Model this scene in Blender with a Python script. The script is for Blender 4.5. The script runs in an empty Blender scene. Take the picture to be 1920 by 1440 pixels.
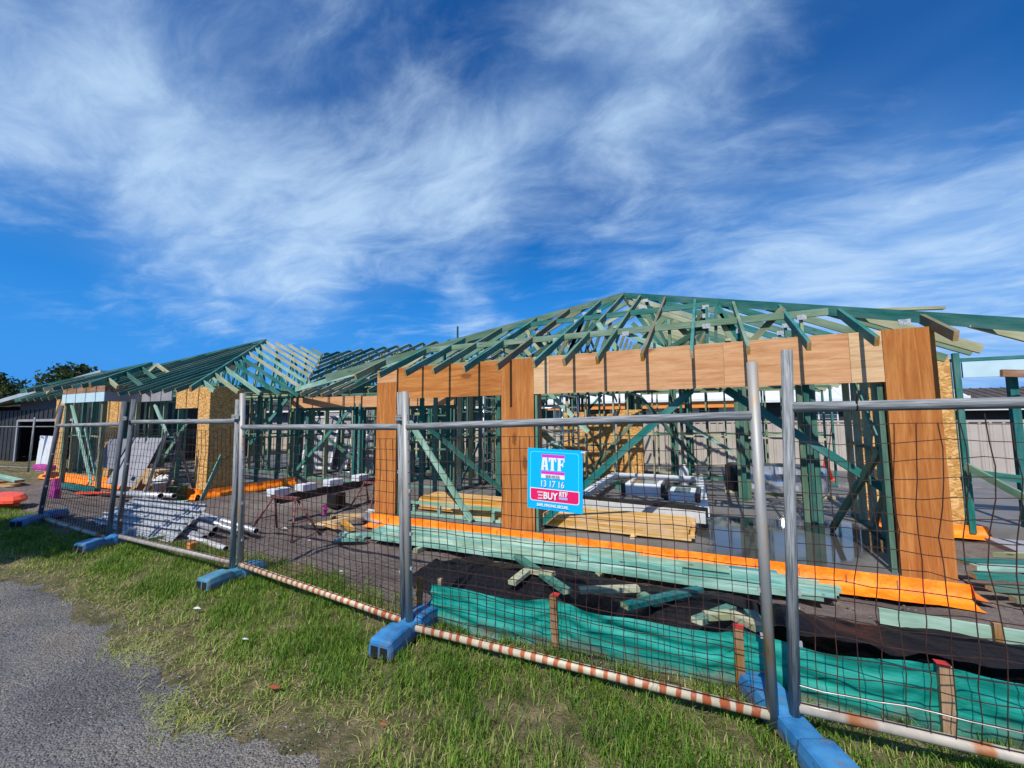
import bpy, bmesh, math, random
import numpy as np
from mathutils import Vector, Matrix, Euler
R = math.radians
rnd = random.Random(7)
scene = bpy.context.scene
COL = scene.collection
# ------------------------------------------------------------------ camera
cam_d = bpy.data.cameras.new('camera'); cam = bpy.data.objects.new('camera', cam_d); COL.objects.link(cam)
scene.camera = cam
cam_d.sensor_width = 36.0; cam_d.lens = 36.0*780.0/1920.0; cam_d.clip_start = 0.05; cam_d.clip_end = 3000
YAW, PITCH, ROLL = R(25.5), R(5.0), R(0.35)
_fw = Vector((-math.sin(YAW)*math.cos(PITCH), math.cos(YAW)*math.cos(PITCH), math.sin(PITCH)))
_r0 = Vector((math.cos(YAW), math.sin(YAW), 0)); _u0 = _r0.cross(_fw)
_rt = _r0*math.cos(ROLL) - _u0*math.sin(ROLL); _up = _r0*math.sin(ROLL) + _u0*math.cos(ROLL)
cam.matrix_world = Matrix(((_rt.x, _up.x, -_fw.x, 0), (_rt.y, _up.y, -_fw.y, 0), (_rt.z, _up.z, -_fw.z, 1.74), (0, 0, 0, 1)))
# ------------------------------------------------------------------ sun, sky, exposure
SUN_EL, SUN_AZ = R(50), R(-90)            # sun stands behind the photographer, square to the house front
sd = Vector((math.cos(SUN_EL)*math.cos(SUN_AZ), math.cos(SUN_EL)*math.sin(SUN_AZ), math.sin(SUN_EL)))
sun_d = bpy.data.lights.new('sun', 'SUN'); sun_d.energy = 4.0; sun_d.angle = R(0.53); sun_d.color = (1.0, 0.95, 0.86)
sun = bpy.data.objects.new('sun', sun_d); COL.objects.link(sun); sun.location = (0, -20, 30)
sun.rotation_euler = (-sd).to_track_quat('-Z', 'Y').to_euler()
vs = scene.view_settings; vs.view_transform = 'Standard'; vs.look = 'None'; vs.gamma = 1.0; vs.exposure = 0.28; vs.use_curve_mapping = False
world = bpy.data.worlds.new('World'); scene.world = world; world.use_nodes = True

class NT:
    """tiny helper for building node trees"""
    def __init__(s, tree): s.t = tree; s.n = tree.nodes; s.l = tree.links
    def node(s, typ, **kw):
        n = s.n.new(typ)
        for k, v in kw.items(): setattr(n, k, v)
        return n
    def put(s, sock, v):
        if isinstance(v, bpy.types.NodeSocket): s.l.new(v, sock)
        elif v is not None: sock.default_value = v
    def math(s, op, a, b=None, c=None, clamp=False):
        n = s.node('ShaderNodeMath', operation=op, use_clamp=clamp)
        s.put(n.inputs[0], a); s.put(n.inputs[1], b); s.put(n.inputs[2], c); return n.outputs[0]
    def vmath(s, op, a, b=None, scale=None):
        n = s.node('ShaderNodeVectorMath', operation=op)
        s.put(n.inputs[0], a); s.put(n.inputs[1], b)
        if scale is not None: s.put(n.inputs['Scale'], scale)
        return n
    def noise(s, vec, scale, detail=4, rough=.55, dist=0., dims='3D'):
        n = s.node('ShaderNodeTexNoise', noise_dimensions=dims)
        s.put(n.inputs['Vector'], vec); n.inputs['Scale'].default_value = scale; n.inputs['Detail'].default_value = detail
        n.inputs['Roughness'].default_value = rough; n.inputs['Distortion'].default_value = dist; return n
    def vor(s, vec, scale, feature='F1', rand=1.):
        n = s.node('ShaderNodeTexVoronoi', feature=feature); s.put(n.inputs['Vector'], vec)
        n.inputs['Scale'].default_value = scale; n.inputs['Randomness'].default_value = rand; return n
    def mapping(s, vec, scale=(1, 1, 1), rot=(0, 0, 0), loc=(0, 0, 0)):
        n = s.node('ShaderNodeMapping'); s.put(n.inputs['Vector'], vec)
        n.inputs['Scale'].default_value = scale; n.inputs['Rotation'].default_value = rot; n.inputs['Location'].default_value = loc
        return n.outputs[0]
    def ramp(s, fac, stops, interp='LINEAR'):
        n = s.node('ShaderNodeValToRGB'); s.put(n.inputs[0], fac); cr = n.color_ramp; cr.interpolation = interp
        while len(cr.elements) < len(stops): cr.elements.new(0.5)
        for e, (p, c) in zip(cr.elements, stops): e.position = p; e.color = (*c, 1) if len(c) == 3 else c
        return n.outputs[0]
    def mr(s, v, a, b, c=0., d=1., smooth=True):
        n = s.node('ShaderNodeMapRange', interpolation_type='SMOOTHSTEP' if smooth else 'LINEAR')
        s.put(n.inputs[0], v)
        for i, q in enumerate((a, b, c, d)): s.put(n.inputs[1+i], q)
        return n.outputs[0]
    def mix(s, fac, a, b, blend='MIX'):
        n = s.node('ShaderNodeMix', data_type='RGBA', blend_type=blend)
        s.put(n.inputs[0], fac)
        for i, v in ((6, a), (7, b)):
            s.put(n.inputs[i], (*v, 1) if isinstance(v, tuple) and len(v) == 3 else v)
        return n.outputs[2]
    def bump(s, h, strength=.3, dist=.01):
        n = s.node('ShaderNodeBump'); s.put(n.inputs['Height'], h); n.inputs['Strength'].default_value = strength
        n.inputs['Distance'].default_value = dist; return n.outputs[0]

def build_sky():
    w = NT(world.node_tree); w.n.clear()
    out = w.node('ShaderNodeOutputWorld'); bg = w.node('ShaderNodeBackground'); bg.inputs[1].default_value = 0.118
    w.l.new(bg.outputs[0], out.inputs[0])
    sky = w.node('ShaderNodeTexSky', sky_type='NISHITA'); sky.sun_disc = False
    sky.sun_elevation = SUN_EL; sky.sun_rotation = R(180); sky.air_density = 1.0; sky.dust_density = 0.25; sky.ozone_density = 3.0
    hs = w.node('ShaderNodeHueSaturation'); hs.inputs['Saturation'].default_value = 1.48; hs.inputs['Value'].default_value = .90
    hs.inputs['Hue'].default_value = 0.512
    w.l.new(sky.outputs[0], hs.inputs['Color'])
    tc = w.node('ShaderNodeTexCoord'); d = tc.outputs['Generated']
    sep = w.node('ShaderNodeSeparateXYZ'); w.l.new(d, sep.inputs[0]); z = sep.outputs[2]
    den = w.math('ADD', w.math('MAXIMUM', z, 0.0), 0.16)
    comb = w.node('ShaderNodeCombineXYZ')
    w.l.new(w.math('DIVIDE', sep.outputs[0], den), comb.inputs[0]); w.l.new(w.math('DIVIDE', sep.outputs[1], den), comb.inputs[1])
    P = comb.outputs[0]                                    # flat cloud layer overhead
    # cirrus: a thin veil with soft banks, combed along one wind direction and torn by finer noise
    warp = w.noise(w.mapping(P, loc=(5, 2, 0)), .9, 3, .5).outputs['Color']
    Pw = w.vmath('ADD', P, w.vmath('SCALE', w.vmath('SUBTRACT', warp, (.5, .5, .5)).outputs[0], scale=.55).outputs[0]).outputs[0]
    n1 = w.noise(w.mapping(Pw, scale=(.60, 1.0, 1), rot=(0, 0, R(-28))), 1.25, 8, .56, .25).outputs[0]
    n2 = w.noise(w.mapping(Pw, scale=(.9, 1.6, 1), rot=(0, 0, R(-40)), loc=(3, 1, 0)), 3.6, 8, .62, .3).outputs[0]
    big = w.noise(w.mapping(P, scale=(.6, .9, 1), loc=(1.7, 4.2, 0)), .42, 3, .5, .3).outputs[0]
    acc = w.math('MULTIPLY_ADD', big, 0.40, -0.20)
    # where the larger banks of cirrus stand (directions in the sky)
    def px(x, y): return (_fw + _rt*((x-960)/780.0) - _up*((y-720)/780.0)).normalized()
    banks = [(100, 330, 15, .36), (330, 370, 14, .34), (480, 430, 10, .24), (650, 440, 10, .22), (800, 390, 10, .30), (960, 350, 9, .26), (930, 150, 14, -.04), (1130, 80, 11, .06), (800, 60, 10, -.04),
             (1240, 330, 8, .20), (1480, 420, 11, .28), (1720, 560, 14, .30), (1880, 470, 13, .26), (1840, 300, 7, .16), (1100, 220, 10, .14),
             (60, 60, 12, -.02), (250, 130, 9, .0), (560, 550, 5, .20), (330, 520, 6, .18), (870, 573, 4, .20), (1130, 510, 7, .18), (1450, 190, 14, .22), (1250, 140, 9, .10),
             (480, 220, 6, -.12), (620, 60, 11, .16), (420, 60, 10, .10), (1780, 80, 14, -.44), (700, 590, 9, -.26), (90, 580, 12, -.46), (1060, 570, 6, -.16), (300, 640, 14, -.30), (1300, 230, 6, -.08), (1320, 500, 5, -.14)]
    for x, y, rad, amp in banks:
        dv = px(x, y)
        dot = w.node('ShaderNodeVectorMath', operation='DOT_PRODUCT'); w.l.new(d, dot.inputs[0]); dot.inputs[1].default_value = dv
        m = w.mr(dot.outputs['Value'], math.cos(R(rad*1.45)), 1.0, 0.0, amp)
        acc = w.math('ADD', acc, m)
    tex = w.math('ADD', w.math('MULTIPLY_ADD', n1, 2.0, -1.0), w.math('MULTIPLY_ADD', n2, 1.25, -.625))
    dens = w.mr(w.math('ADD', tex, w.math('MULTIPLY', acc, .80)), -.22, .88, 0, 1)
    dens = w.math('MULTIPLY', dens, w.mr(n2, .2, .8, .80, 1.12), clamp=True)
    dens = w.math('MULTIPLY', dens, w.mr(z, -.02, .10), clamp=True)
    dens = w.math('MULTIPLY', dens, .74)
    haze = w.mr(z, 0.0, 0.50, .96, 0.0)
    col = w.mix(haze, hs.outputs[0], (.10, 1.95, 6.0))
    veil = w.mr(w.math('ADD', w.math('MULTIPLY_ADD', w.noise(w.mapping(P, scale=(.7, 1, 1), loc=(7.7, 2.2, 0)), .75, 4, .5, .4).outputs[0], 1.6, -.8), w.math('MULTIPLY', acc, .9)), -.30, .75, 0, .36)
    veil = w.math('MULTIPLY', veil, w.mr(z, .02, .16), clamp=True)
    col = w.mix(veil, col, (2.2, 3.9, 6.6))
    col = w.mix(dens, col, (4.1, 5.5, 7.1))
    w.l.new(col, bg.inputs[0])
build_sky()
# ------------------------------------------------------------------ materials
MATS = {}
def M(n): return MATS[n]
def material(name, rough=.7, metal=0., spec=.4):
    m = bpy.data.materials.new(name); m.use_nodes = True; t = NT(m.node_tree)
    b = m.node_tree.nodes['Principled BSDF']; b.inputs['Roughness'].default_value = rough; b.inputs['Metallic'].default_value = metal
    b.inputs['Specular IOR Level'].default_value = spec
    MATS[name] = m; return m, t, b
def coords(t): return t.node('ShaderNodeTexCoord').outputs['Object']
def obrand(t): return t.node('ShaderNodeObjectInfo').outputs['Random']
def rvec(t, k=37.):   # object coordinates shifted per object, so no two pieces carry the same figure
    r = obrand(t); c = t.node('ShaderNodeCombineXYZ')
    for i, f in enumerate((k, k*1.7, k*2.3)): t.l.new(t.math('MULTIPLY', r, f), c.inputs[i])
    return t.vmath('ADD', coords(t), c.outputs[0]).outputs[0]

def timber(name, stops, grain=(1.5, 26, 26), dark=.55, rough=.75, blotch=.5, knots=True):
    m, t, b = material(name, rough)
    v = rvec(t); r = obrand(t)
    base = t.ramp(r, stops)
    g = t.noise(t.mapping(v, scale=grain), 1.6, 6, .6, 1.2).outputs[0]
    bl = t.noise(t.mapping(v, scale=(1.2, 5, 5)), 1.5, 4, .6).outputs[0]
    hsv = t.node('ShaderNodeHueSaturation'); t.l.new(base, hsv.inputs['Color'])
    t.l.new(t.mr(bl, .25, .75, 1.25, .7), hsv.inputs['Saturation']); t.l.new(t.mr(bl, .3, .75, 1-blotch*.5, 1+blotch*.5), hsv.inputs['Value'])
    c = t.mix(t.mr(g, .35, .75, 0, dark), hsv.outputs[0], t.mix(1., hsv.outputs[0], (.45, .42, .38), 'MULTIPLY'))
    if knots:
        k = t.vor(t.mapping(v, scale=(1.6, 5.5, 5.5)), 1.4)
        c = t.mix(t.mr(k.outputs['Distance'], .05, .12, .7, 0), c, (.07, .045, .025))
    t.l.new(c, b.inputs['Base Color']); t.l.new(t.bump(g, .25, .004), b.inputs['Normal'])
    return m
TEAL, GREEN, PALE, OLIVE = (.030, .185, .160), (.11, .27, .19), (.44, .46, .27), (.28, .28, .15)
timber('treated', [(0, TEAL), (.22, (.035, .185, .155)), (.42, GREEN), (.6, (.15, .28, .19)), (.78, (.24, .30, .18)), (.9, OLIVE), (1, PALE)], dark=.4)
timber('treated_dark', [(0, (.020, .130, .115)), (.5, (.050, .175, .135)), (.85, (.115, .195, .13)), (1, (.22, .24, .14))], dark=.45)  # dark copy of the treated timber with shade put into its colours
timber('treated_teal', [(0, (.010, .150, .145)), (.5, (.020, .190, .170)), (1, (.06, .24, .20))], dark=.35)
timber('treated_mint', [(0, (.22, .44, .33)), (.5, (.27, .46, .34)), (1, (.30, .50, .40))], dark=.3)
timber('tail_green', [(0, (.10, .21, .14)), (1, (.20, .30, .20))], dark=.35)
timber('tail_olive', [(0, (.17, .15, .085)), (1, (.22, .20, .12))], dark=.4)
timber('treated_pale', [(0, (.30, .36, .21)), (.5, (.43, .44, .27)), (1, (.50, .46, .28))], dark=.35)
timber('board_aqua', [(0, (.16, .40, .35)), (.35, (.24, .47, .38)), (.7, (.36, .52, .40)), (1, (.10, .34, .36))], dark=.35, blotch=.7)
timber('pine', [(0, (.58, .30, .085)), (.5, (.68, .40, .13)), (1, (.76, .50, .20))], dark=.5, blotch=.3)
timber('pine_raw', [(0, (.55, .36, .17)), (1, (.62, .45, .24))], dark=.35)
timber('stake_wood', [(0, (.22, .10, .04)), (.5, (.36, .19, .08)), (1, (.42, .25, .11))], dark=.6)
timber('end_grain', [(0, (.60, .33, .10)), (1, (.72, .45, .18))], grain=(20, 20, 20), dark=.4, knots=False)
timber('formply', [(0, (.30, .16, .09)), (1, (.36, .20, .12))], dark=.5)

def plywood(name, c0, c1, c2, vertical):
    m, t, b = material(name, .78, 0, .25)
    v = rvec(t)
    sc = (9, 6, .7) if vertical else (.7, 6, 9)
    w = t.noise(t.mapping(v, scale=sc), 1.3, 3, .55, 1.6).outputs[0]
    f = t.noise(t.mapping(v, scale=tuple(s*7 for s in sc)), 1.6, 4, .6, .4).outputs[0]
    c = t.ramp(w, [(.28, c0), (.5, c1), (.72, c2)])
    c = t.mix(t.mr(f, .45, .72, 0, .38), c, t.mix(1., c, (.5, .40, .32), 'MULTIPLY'))
    k = t.vor(t.mapping(v, scale=((2.6, 2, 1.0) if vertical else (1.0, 2, 2.6))), 1.25)
    kf = t.noise(v, 14, 2).outputs[0]
    c = t.mix(t.mr(t.math('ADD', k.outputs['Distance'], t.math('MULTIPLY', kf, .10)), .13, .22, .75, 0), c, tuple(x*.35 for x in c0))
    st = t.noise(v, 1.1, 3, .5).outputs[0]
    c = t.mix(t.mr(st, .5, .8, 0, .30), c, tuple(x*.6 for x in c0))
    t.l.new(c, b.inputs['Base Color']); t.l.new(t.bump(f, .12, .003), b.inputs['Normal'])
plywood('ply_orange_v', (.36, .115, .024), (.47, .170, .040), (.60, .26, .075), True)
plywood('ply_orange_h', (.38, .125, .028), (.50, .19, .046), (.62, .29, .09), False)
plywood('ply_pink_h', (.50, .23, .095), (.62, .325, .155), (.72, .43, .23), False)
plywood('ply_cream_h', (.56, .32, .16), (.72, .48, .26), (.78, .56, .34), False)

def osb(name, c0, c1, c2):
    m, t, b = material(name, .6, 0, .4)
    v = rvec(t)
    ch = []
    for a, s in ((0, 1.), (R(55), 1.2), (R(-50), .9)):
        q = t.vor(t.mapping(v, scale=(9*s, 9*s, 22*s), rot=(0, a, a)), 2.3)
        ch.append(q)
    n = t.noise(v, 5, 3).outputs[0]
    f = t.mix(t.mr(n, .42, .58), ch[0].outputs['Color'], ch[1].outputs['Color'])
    f = t.mix(t.mr(t.noise(v, 6.3, 2).outputs[0], .5, .56), f, ch[2].outputs['Color'])
    bw = t.node('ShaderNodeRGBToBW'); t.l.new(f, bw.inputs[0])
    c = t.ramp(bw.outputs[0], [(.15, c0), (.5, c1), (.8, c2)])
    t.l.new(c, b.inputs['Base Color']); t.l.new(t.bump(bw.outputs[0], .35, .003), b.inputs['Normal'])
osb('osb', (.38, .17, .04), (.62, .33, .09), (.80, .52, .22))
osb('osb_shaded', (.36, .16, .036), (.56, .29, .075), (.72, .45, .17))  # same sheet as osb, shade of the side away from the sun in its colour

def simple(name, col, rough=.6, metal=0., spec=.4, var=.25, nscale=6., bump=0., col2=None, vecscale=(1, 1, 1)):
    m, t, b = material(name, rough, metal, spec)
    v = rvec(t); n = t.noise(t.mapping(v, scale=vecscale), nscale, 5, .6).outputs[0]
    c = t.mix(t.mr(n, .3, .72), tuple(x*(1-var) for x in col), col2 or tuple(min(1, x*(1+var)) for x in col))
    t.l.new(c, b.inputs['Base Color'])
    if bump: t.l.new(t.bump(n, bump, .01), b.inputs['Normal'])
    return m, t, b
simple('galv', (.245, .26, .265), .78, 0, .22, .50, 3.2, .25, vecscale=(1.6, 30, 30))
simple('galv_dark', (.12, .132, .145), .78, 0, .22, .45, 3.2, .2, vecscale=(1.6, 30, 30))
simple('galv_bright', (.50, .52, .53), .42, .4, .5, .15, 5)
simple('alu', (.62, .64, .66), .35, .8, .5, .1, 5)
simple('wire', (.060, .030, .024), .7, .3, .3, .4, 20)
simple('wire_light', (.34, .33, .31), .5, .5, .4, .3, 9)
simple('white_paint', (.72, .74, .76), .45, 0, .4, .06, 4)
simple('white_dull', (.58, .58, .56), .6, 0, .4, .12, 6)
simple('foam', (.62, .64, .68), .7, 0, .3, .10, 9, .1)
simple('pale_blue_ply', (.50, .68, .74), .55, 0, .4, .05, 5)
simple('grey_sheet', (.30, .30, .325), .65, 0, .35, .12, 3)
simple('grey_board', (.19, .20, .24), .7, 0, .35, .1, 3)
simple('rust_beam', (.060, .048, .045), .75, .2, .3, .4, 7)
simple('red_steel', (.24, .025, .022), .55, .2, .4, .6, 18, col2=(.30, .16, .14))
simple('blue_foot', (.020, .165, .42), .48, 0, .45, .28, 5, .15, col2=(.055, .25, .50))
simple('blue_foot_pale', (.07, .25, .37), .5, 0, .5, .25, 5, .15)
simple('black_hole', (.010, .012, .014), .8)  # black standing in for the shade inside hollows
simple('black_plastic', (.013, .013, .015), .30, 0, .5, .4, 5)
simple('silver_film', (.60, .62, .66), .22, .65, .5, .2, 4, .2)
simple('red_paint', (.50, .035, .03), .6, 0, .4, .3, 20)
simple('orange_plastic', (.85, .085, .030), .45, 0, .45, .2, 4)
simple('magenta', (.42, .05, .26), .5, 0, .4, .35, 8)
simple('blue_tarp', (.02, .16, .62), .3, 0, .5, .5, 9)
simple('bucket_white', (.68, .69, .70), .4, 0, .45, .08, 4)
simple('bucket_green', (.02, .09, .05), .45, 0, .45, .2, 4)
simple('rope', (.48, .34, .16), .9, 0, .2, .3, 40)
simple('shed_dark', (.030, .031, .034), .6, 0, .4, .25, 3)
simple('roof_metal', (.56, .57, .57), .42, .35, .5, .12, 1.5)
simple('roof_white', (.74, .75, .76), .5, .1, .4, .06, 1)
simple('roof_brown', (.075, .062, .055), .8, 0, .3, .3, 3)
simple('fence_beige', (.46, .41, .36), .5, 0, .4, .07, 2)
simple('weatherboard', (.66, .66, .67), .55, 0, .4, .05, 3)
simple('glass_dark', (.06, .08, .09), .08, 0, .8, .2, 2)
simple('glass_pale', (.13, .19, .19), .1, 0, .6, .1, 2)
simple('bark', (.10, .075, .055), .9, 0, .2, .4, 8, .4)
simple('sign_blue', (.0, .46, .88), .35, 0, .45, .03, 2)
simple('sign_cyan', (.05, .78, .86), .35, 0, .45, .02, 2)
simple('sign_pink', (.84, .03, .50), .35, 0, .45, .02, 2)
simple('sign_red', (.80, .012, .14), .35, 0, .45, .02, 2)
simple('sign_white', (.80, .84, .84), .35, 0, .45, .02, 2)
simple('sign_grey', (.16, .19, .22), .4, 0, .4, .02, 2)
simple('sign_lilac', (.40, .42, .72), .4, 0, .4, .02, 2)
simple('orange_flat', (.80, .28, .06), .6, 0, .3, .1, 3)  # plain surface colour of the eave board and pipe cap
simple('litter_white', (.70, .70, .68), .7, 0, .3, .1, 9)
simple('litter_rust', (.33, .09, .04), .8, 0, .3, .3, 9)
simple('galv_plate', (.42, .44, .45), .5, .3, .4, .4, 60)

def muddy(name, lo=.0, hi=.07, col=(.17, .13, .095)):
    m = M(name); t = NT(m.node_tree); b = m.node_tree.nodes['Principled BSDF']; src = b.inputs['Base Color'].links[0].from_socket
    v = coords(t); s = t.node('ShaderNodeSeparateXYZ'); t.l.new(v, s.inputs[0]); n = t.noise(v, 9, 6, .65).outputs[0]; n2 = t.noise(v, 28, 5, .7).outputs[0]
    k = t.math('MAXIMUM', t.math('MULTIPLY', t.mr(s.outputs[2], lo, hi, 1, 0), t.mr(n, .35, .6)), t.mr(t.math('ADD', t.math('MULTIPLY', n, .6), t.math('MULTIPLY', n2, .4)), .52, .66, 0, .75))
    t.l.new(t.mix(k, src, col), b.inputs['Base Color']); t.l.new(t.mr(k, 0, 1, .45, .9), b.inputs['Roughness'])
def leafmat(name, c0, c1, c2, dry=None):
    m, t, b = material(name, .55, 0, .3)
    a = t.node('ShaderNodeAttribute', attribute_name='tint').outputs['Fac']
    c = t.ramp(a, [(0, c0), (.5, c1), (.85, c2)] + ([(1, dry)] if dry else []))
    t.l.new(c, b.inputs['Base Color'])
    tr = t.node('ShaderNodeBsdfTranslucent'); t.l.new(c, tr.inputs[0]); mx = t.node('ShaderNodeMixShader'); mx.inputs[0].default_value = .35
    o = m.node_tree.nodes['Material Output']; t.l.new(b.outputs[0], mx.inputs[1]); t.l.new(tr.outputs[0], mx.inputs[2]); t.l.new(mx.outputs[0], o.inputs[0])
leafmat('grass', (.045, .135, .008), (.175, .305, .026), (.43, .46, .12), (.64, .54, .29))
leafmat('foliage', (.010, .026, .007), (.030, .058, .014), (.075, .10, .025))
leafmat('foliage_bright', (.03, .07, .008), (.10, .16, .015), (.22, .28, .03))

def m_membrane():
    m, t, b = material('membrane', .48, 0, .35)
    v = coords(t); n = t.noise(v, 7, 4, .6).outputs[0]
    c = t.mix(t.mr(n, .3, .7), (1.0, .185, .003), (1.0, .30, .015))
    c = t.mix(t.mr(t.noise(v, 4.5, 5, .7).outputs[0], .60, .78, 0, .28), c, (.42, .20, .09))
    t.l.new(c, b.inputs['Base Color']); wr = t.math('ADD', t.noise(t.mapping(v, scale=(3, 1, 1)), 9, 5, .6, .8).outputs[0], t.noise(v, 26, 4).outputs[0]); t.l.new(t.bump(wr, .45, .02), b.inputs['Normal'])
m_membrane()
def m_stripe(name, cream, rust, per, lo, hi):
    """rail with weathered paint and bands of rust where the wire wraps used to sit"""
    m, t, b = material(name, .6, .1, .4)
    v = coords(t); s = t.node('ShaderNodeSeparateXYZ'); t.l.new(v, s.inputs[0])
    n = t.noise(v, 9, 4, .6).outputs[0]; big = t.noise(t.mapping(v, scale=(1, .2, .2)), 1.4, 2).outputs[0]
    wn = t.noise(t.mapping(v, scale=(1, .1, .1)), 3.1, 3).outputs[0]
    ph = t.math('ADD', t.math('ADD', t.math('MULTIPLY', s.outputs[0], 1/per), t.math('MULTIPLY', n, .45)), t.math('MULTIPLY', wn, 1.6))
    fr = t.math('PINGPONG', ph, .5)
    k = t.mr(t.math('ADD', fr, t.math('MULTIPLY_ADD', big, -.62, .17)), lo, hi, 1, 0)
    k = t.math('MULTIPLY', k, t.mr(n, .25, .5, .55, 1), clamp=True)
    c = t.mix(t.mr(n, .35, .75), cream, tuple(x*.72 for x in cream))
    t.l.new(t.mix(k, c, t.mix(n, rust, (.42, .14, .05))), b.inputs['Base Color'])
m_stripe('rail_striped', (.62, .54, .39), (.36, .060, .018), .085, .02, .10)
m_stripe('rail_lightly_rusted', (.52, .47, .39), (.36, .15, .06), .47, -.10, .10)
m_stripe('rail_grey', (.36, .35, .33), (.30, .17, .09), .085, -.14, .0)
def m_rusted_post():
    m, t, b = material('galv_rust', .55, .3, .4)
    v = rvec(t); n = t.noise(t.mapping(v, scale=(1.3, 8, 8)), 2.2, 5, .6).outputs[0]
    c = t.ramp(n, [(.34, (.30, .315, .325)), (.54, (.37, .36, .33)), (.64, (.42, .30, .18)), (.75, (.30, .11, .035))])
    t.l.new(c, b.inputs['Base Color'])
m_rusted_post()
def m_cloth():
    m, t, b = material('silt_cloth', .58, 0, .35)
    v = coords(t)
    n = t.noise(t.mapping(v, scale=(1.2, 5, 9)), 2.5, 5, .6, .5).outputs[0]
    c = t.mix(t.mr(n, .3, .72), (.0, .235, .185), (.020, .40, .32))
    sz = t.node('ShaderNodeSeparateXYZ'); t.l.new(v, sz.inputs[0]); dn = t.noise(v, 5, 5, .65).outputs[0]
    c = t.mix(t.math('MULTIPLY', t.mr(t.math('ADD', sz.outputs[2], t.math('MULTIPLY_ADD', dn, -.30, .15)), .0, .12, .75, 0), t.mr(dn, .3, .6, .4, 1)), c, (.16, .13, .10))
    c = t.mix(t.mr(t.noise(v, 14, 4, .7).outputs[0], .58, .78, 0, .15), c, (.22, .33, .27))
    t.l.new(c, b.inputs['Base Color'])
    h = t.noise(t.mapping(v, scale=(1.6, 6, 14)), 2.2, 6, .6, .8).outputs[0]
    t.l.new(t.bump(h, .35, .02), b.inputs['Normal'])
    tr = t.node('ShaderNodeBsdfTranslucent'); t.l.new(c, tr.inputs[0]); mx = t.node('ShaderNodeMixShader'); mx.inputs[0].default_value = .2
    o = m.node_tree.nodes['Material Output']; t.l.new(b.outputs[0], mx.inputs[1]); t.l.new(tr.outputs[0], mx.inputs[2]); t.l.new(mx.outputs[0], o.inputs[0])
m_cloth()
def m_blacksheet():
    m, t, b = material('black_sheet', .42, 0, .25)
    v = coords(t)
    n = t.noise(v, 1.8, 5, .6, .4).outputs[0]
    c = t.mix(t.mr(n, .50, .76), (.006, .0065, .010), (.017, .014, .0145))      # dusty where dirt has washed over it
    t.l.new(c, b.inputs['Base Color'])
    t.l.new(t.mr(n, .35, .7, .42, .8), b.inputs['Roughness'])
    h = t.noise(t.mapping(v, scale=(2, 5, 3)), 3.0, 6, .62, .9).outputs[0]
    t.l.new(t.bump(h, .6, .03), b.inputs['Normal'])
m_blacksheet()
def m_ground():
    m, t, b = material('site_soil', .92, 0, .25)
    v = coords(t)
    a = t.noise(v, .55, 5, .6, .3).outputs[0]; f = t.noise(v, 9, 8, .68).outputs[0]; g = t.noise(v, 55, 4, .7).outputs[0]
    c = t.ramp(a, [(.3, (.135, .108, .096)), (.5, (.205, .170, .152)), (.7, (.285, .245, .215))])
    c = t.mix(t.mr(f, .35, .7, 0, .55), c, t.mix(1., c, (.45, .42, .42), 'MULTIPLY'))
    at = t.node('ShaderNodeAttribute', attribute_name='verge').outputs['Fac']
    s = t.ramp(t.noise(v, 6, 6, .65).outputs[0], [(.3, (.065, .070, .025)), (.5, (.145, .125, .058)), (.7, (.29, .23, .13))])
    c = t.mix(t.mr(t.math('ADD', at, t.math('MULTIPLY_ADD', f, .5, -.25)), .35, .6), c, s)
    t.l.new(c, b.inputs['Base Color'])
    pt = t.noise(v, 2.6, 5, .65, .5).outputs[0]; h = t.math('ADD', t.math('ADD', t.math('MULTIPLY', f, .7), t.math('MULTIPLY', g, .4)), pt); t.l.new(t.bump(h, 1.0, .06), b.inputs['Normal'])
m_ground()
def m_asphalt():
    m, t, b = material('asphalt', .88, 0, .3)
    v = coords(t)
    q = t.vor(v, 95); q2 = t.vor(v, 38); a = t.noise(v, 1.1, 5, .6).outputs[0]; f = t.noise(v, 18, 6, .65).outputs[0]
    c = t.ramp(a, [(.30, (.080, .079, .078)), (.50, (.145, .142, .140)), (.70, (.210, .190, .160))])
    bw = t.node('ShaderNodeRGBToBW'); t.l.new(q.outputs['Color'], bw.inputs[0])
    c = t.mix(1., c, t.mix(bw.outputs[0], (.55, .55, .57), (1.55, 1.52, 1.48)), 'MULTIPLY')
    c = t.mix(t.mr(f, .55, .75, 0, .6), c, (.07, .066, .066))
    ck = t.vor(t.vmath('ADD', v, t.vmath('SCALE', t.noise(v, 3.5, 4).outputs['Color'], scale=.35).outputs[0]).outputs[0], 1.15, 'DISTANCE_TO_EDGE')
    crack = t.math('MULTIPLY', t.mr(ck.outputs['Distance'], .006, .022, 1, 0), t.mr(t.noise(v, .8, 3).outputs[0], .5, .62))
    c = t.mix(crack, c, (.022, .020, .020))
    c = t.mix(t.mr(t.noise(v, 2.3, 4, .6).outputs[0], .54, .70, 0, .6), c, (.19, .16, .125))
    t.l.new(c, b.inputs['Base Color'])
    h = t.math('ADD', t.math('MULTIPLY', q.outputs['Distance'], -.5), t.math('ADD', t.math('MULTIPLY', q2.outputs['Distance'], -.4), f))
    t.l.new(t.bump(h, .9, .02), b.inputs['Normal'])
m_asphalt()
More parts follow.
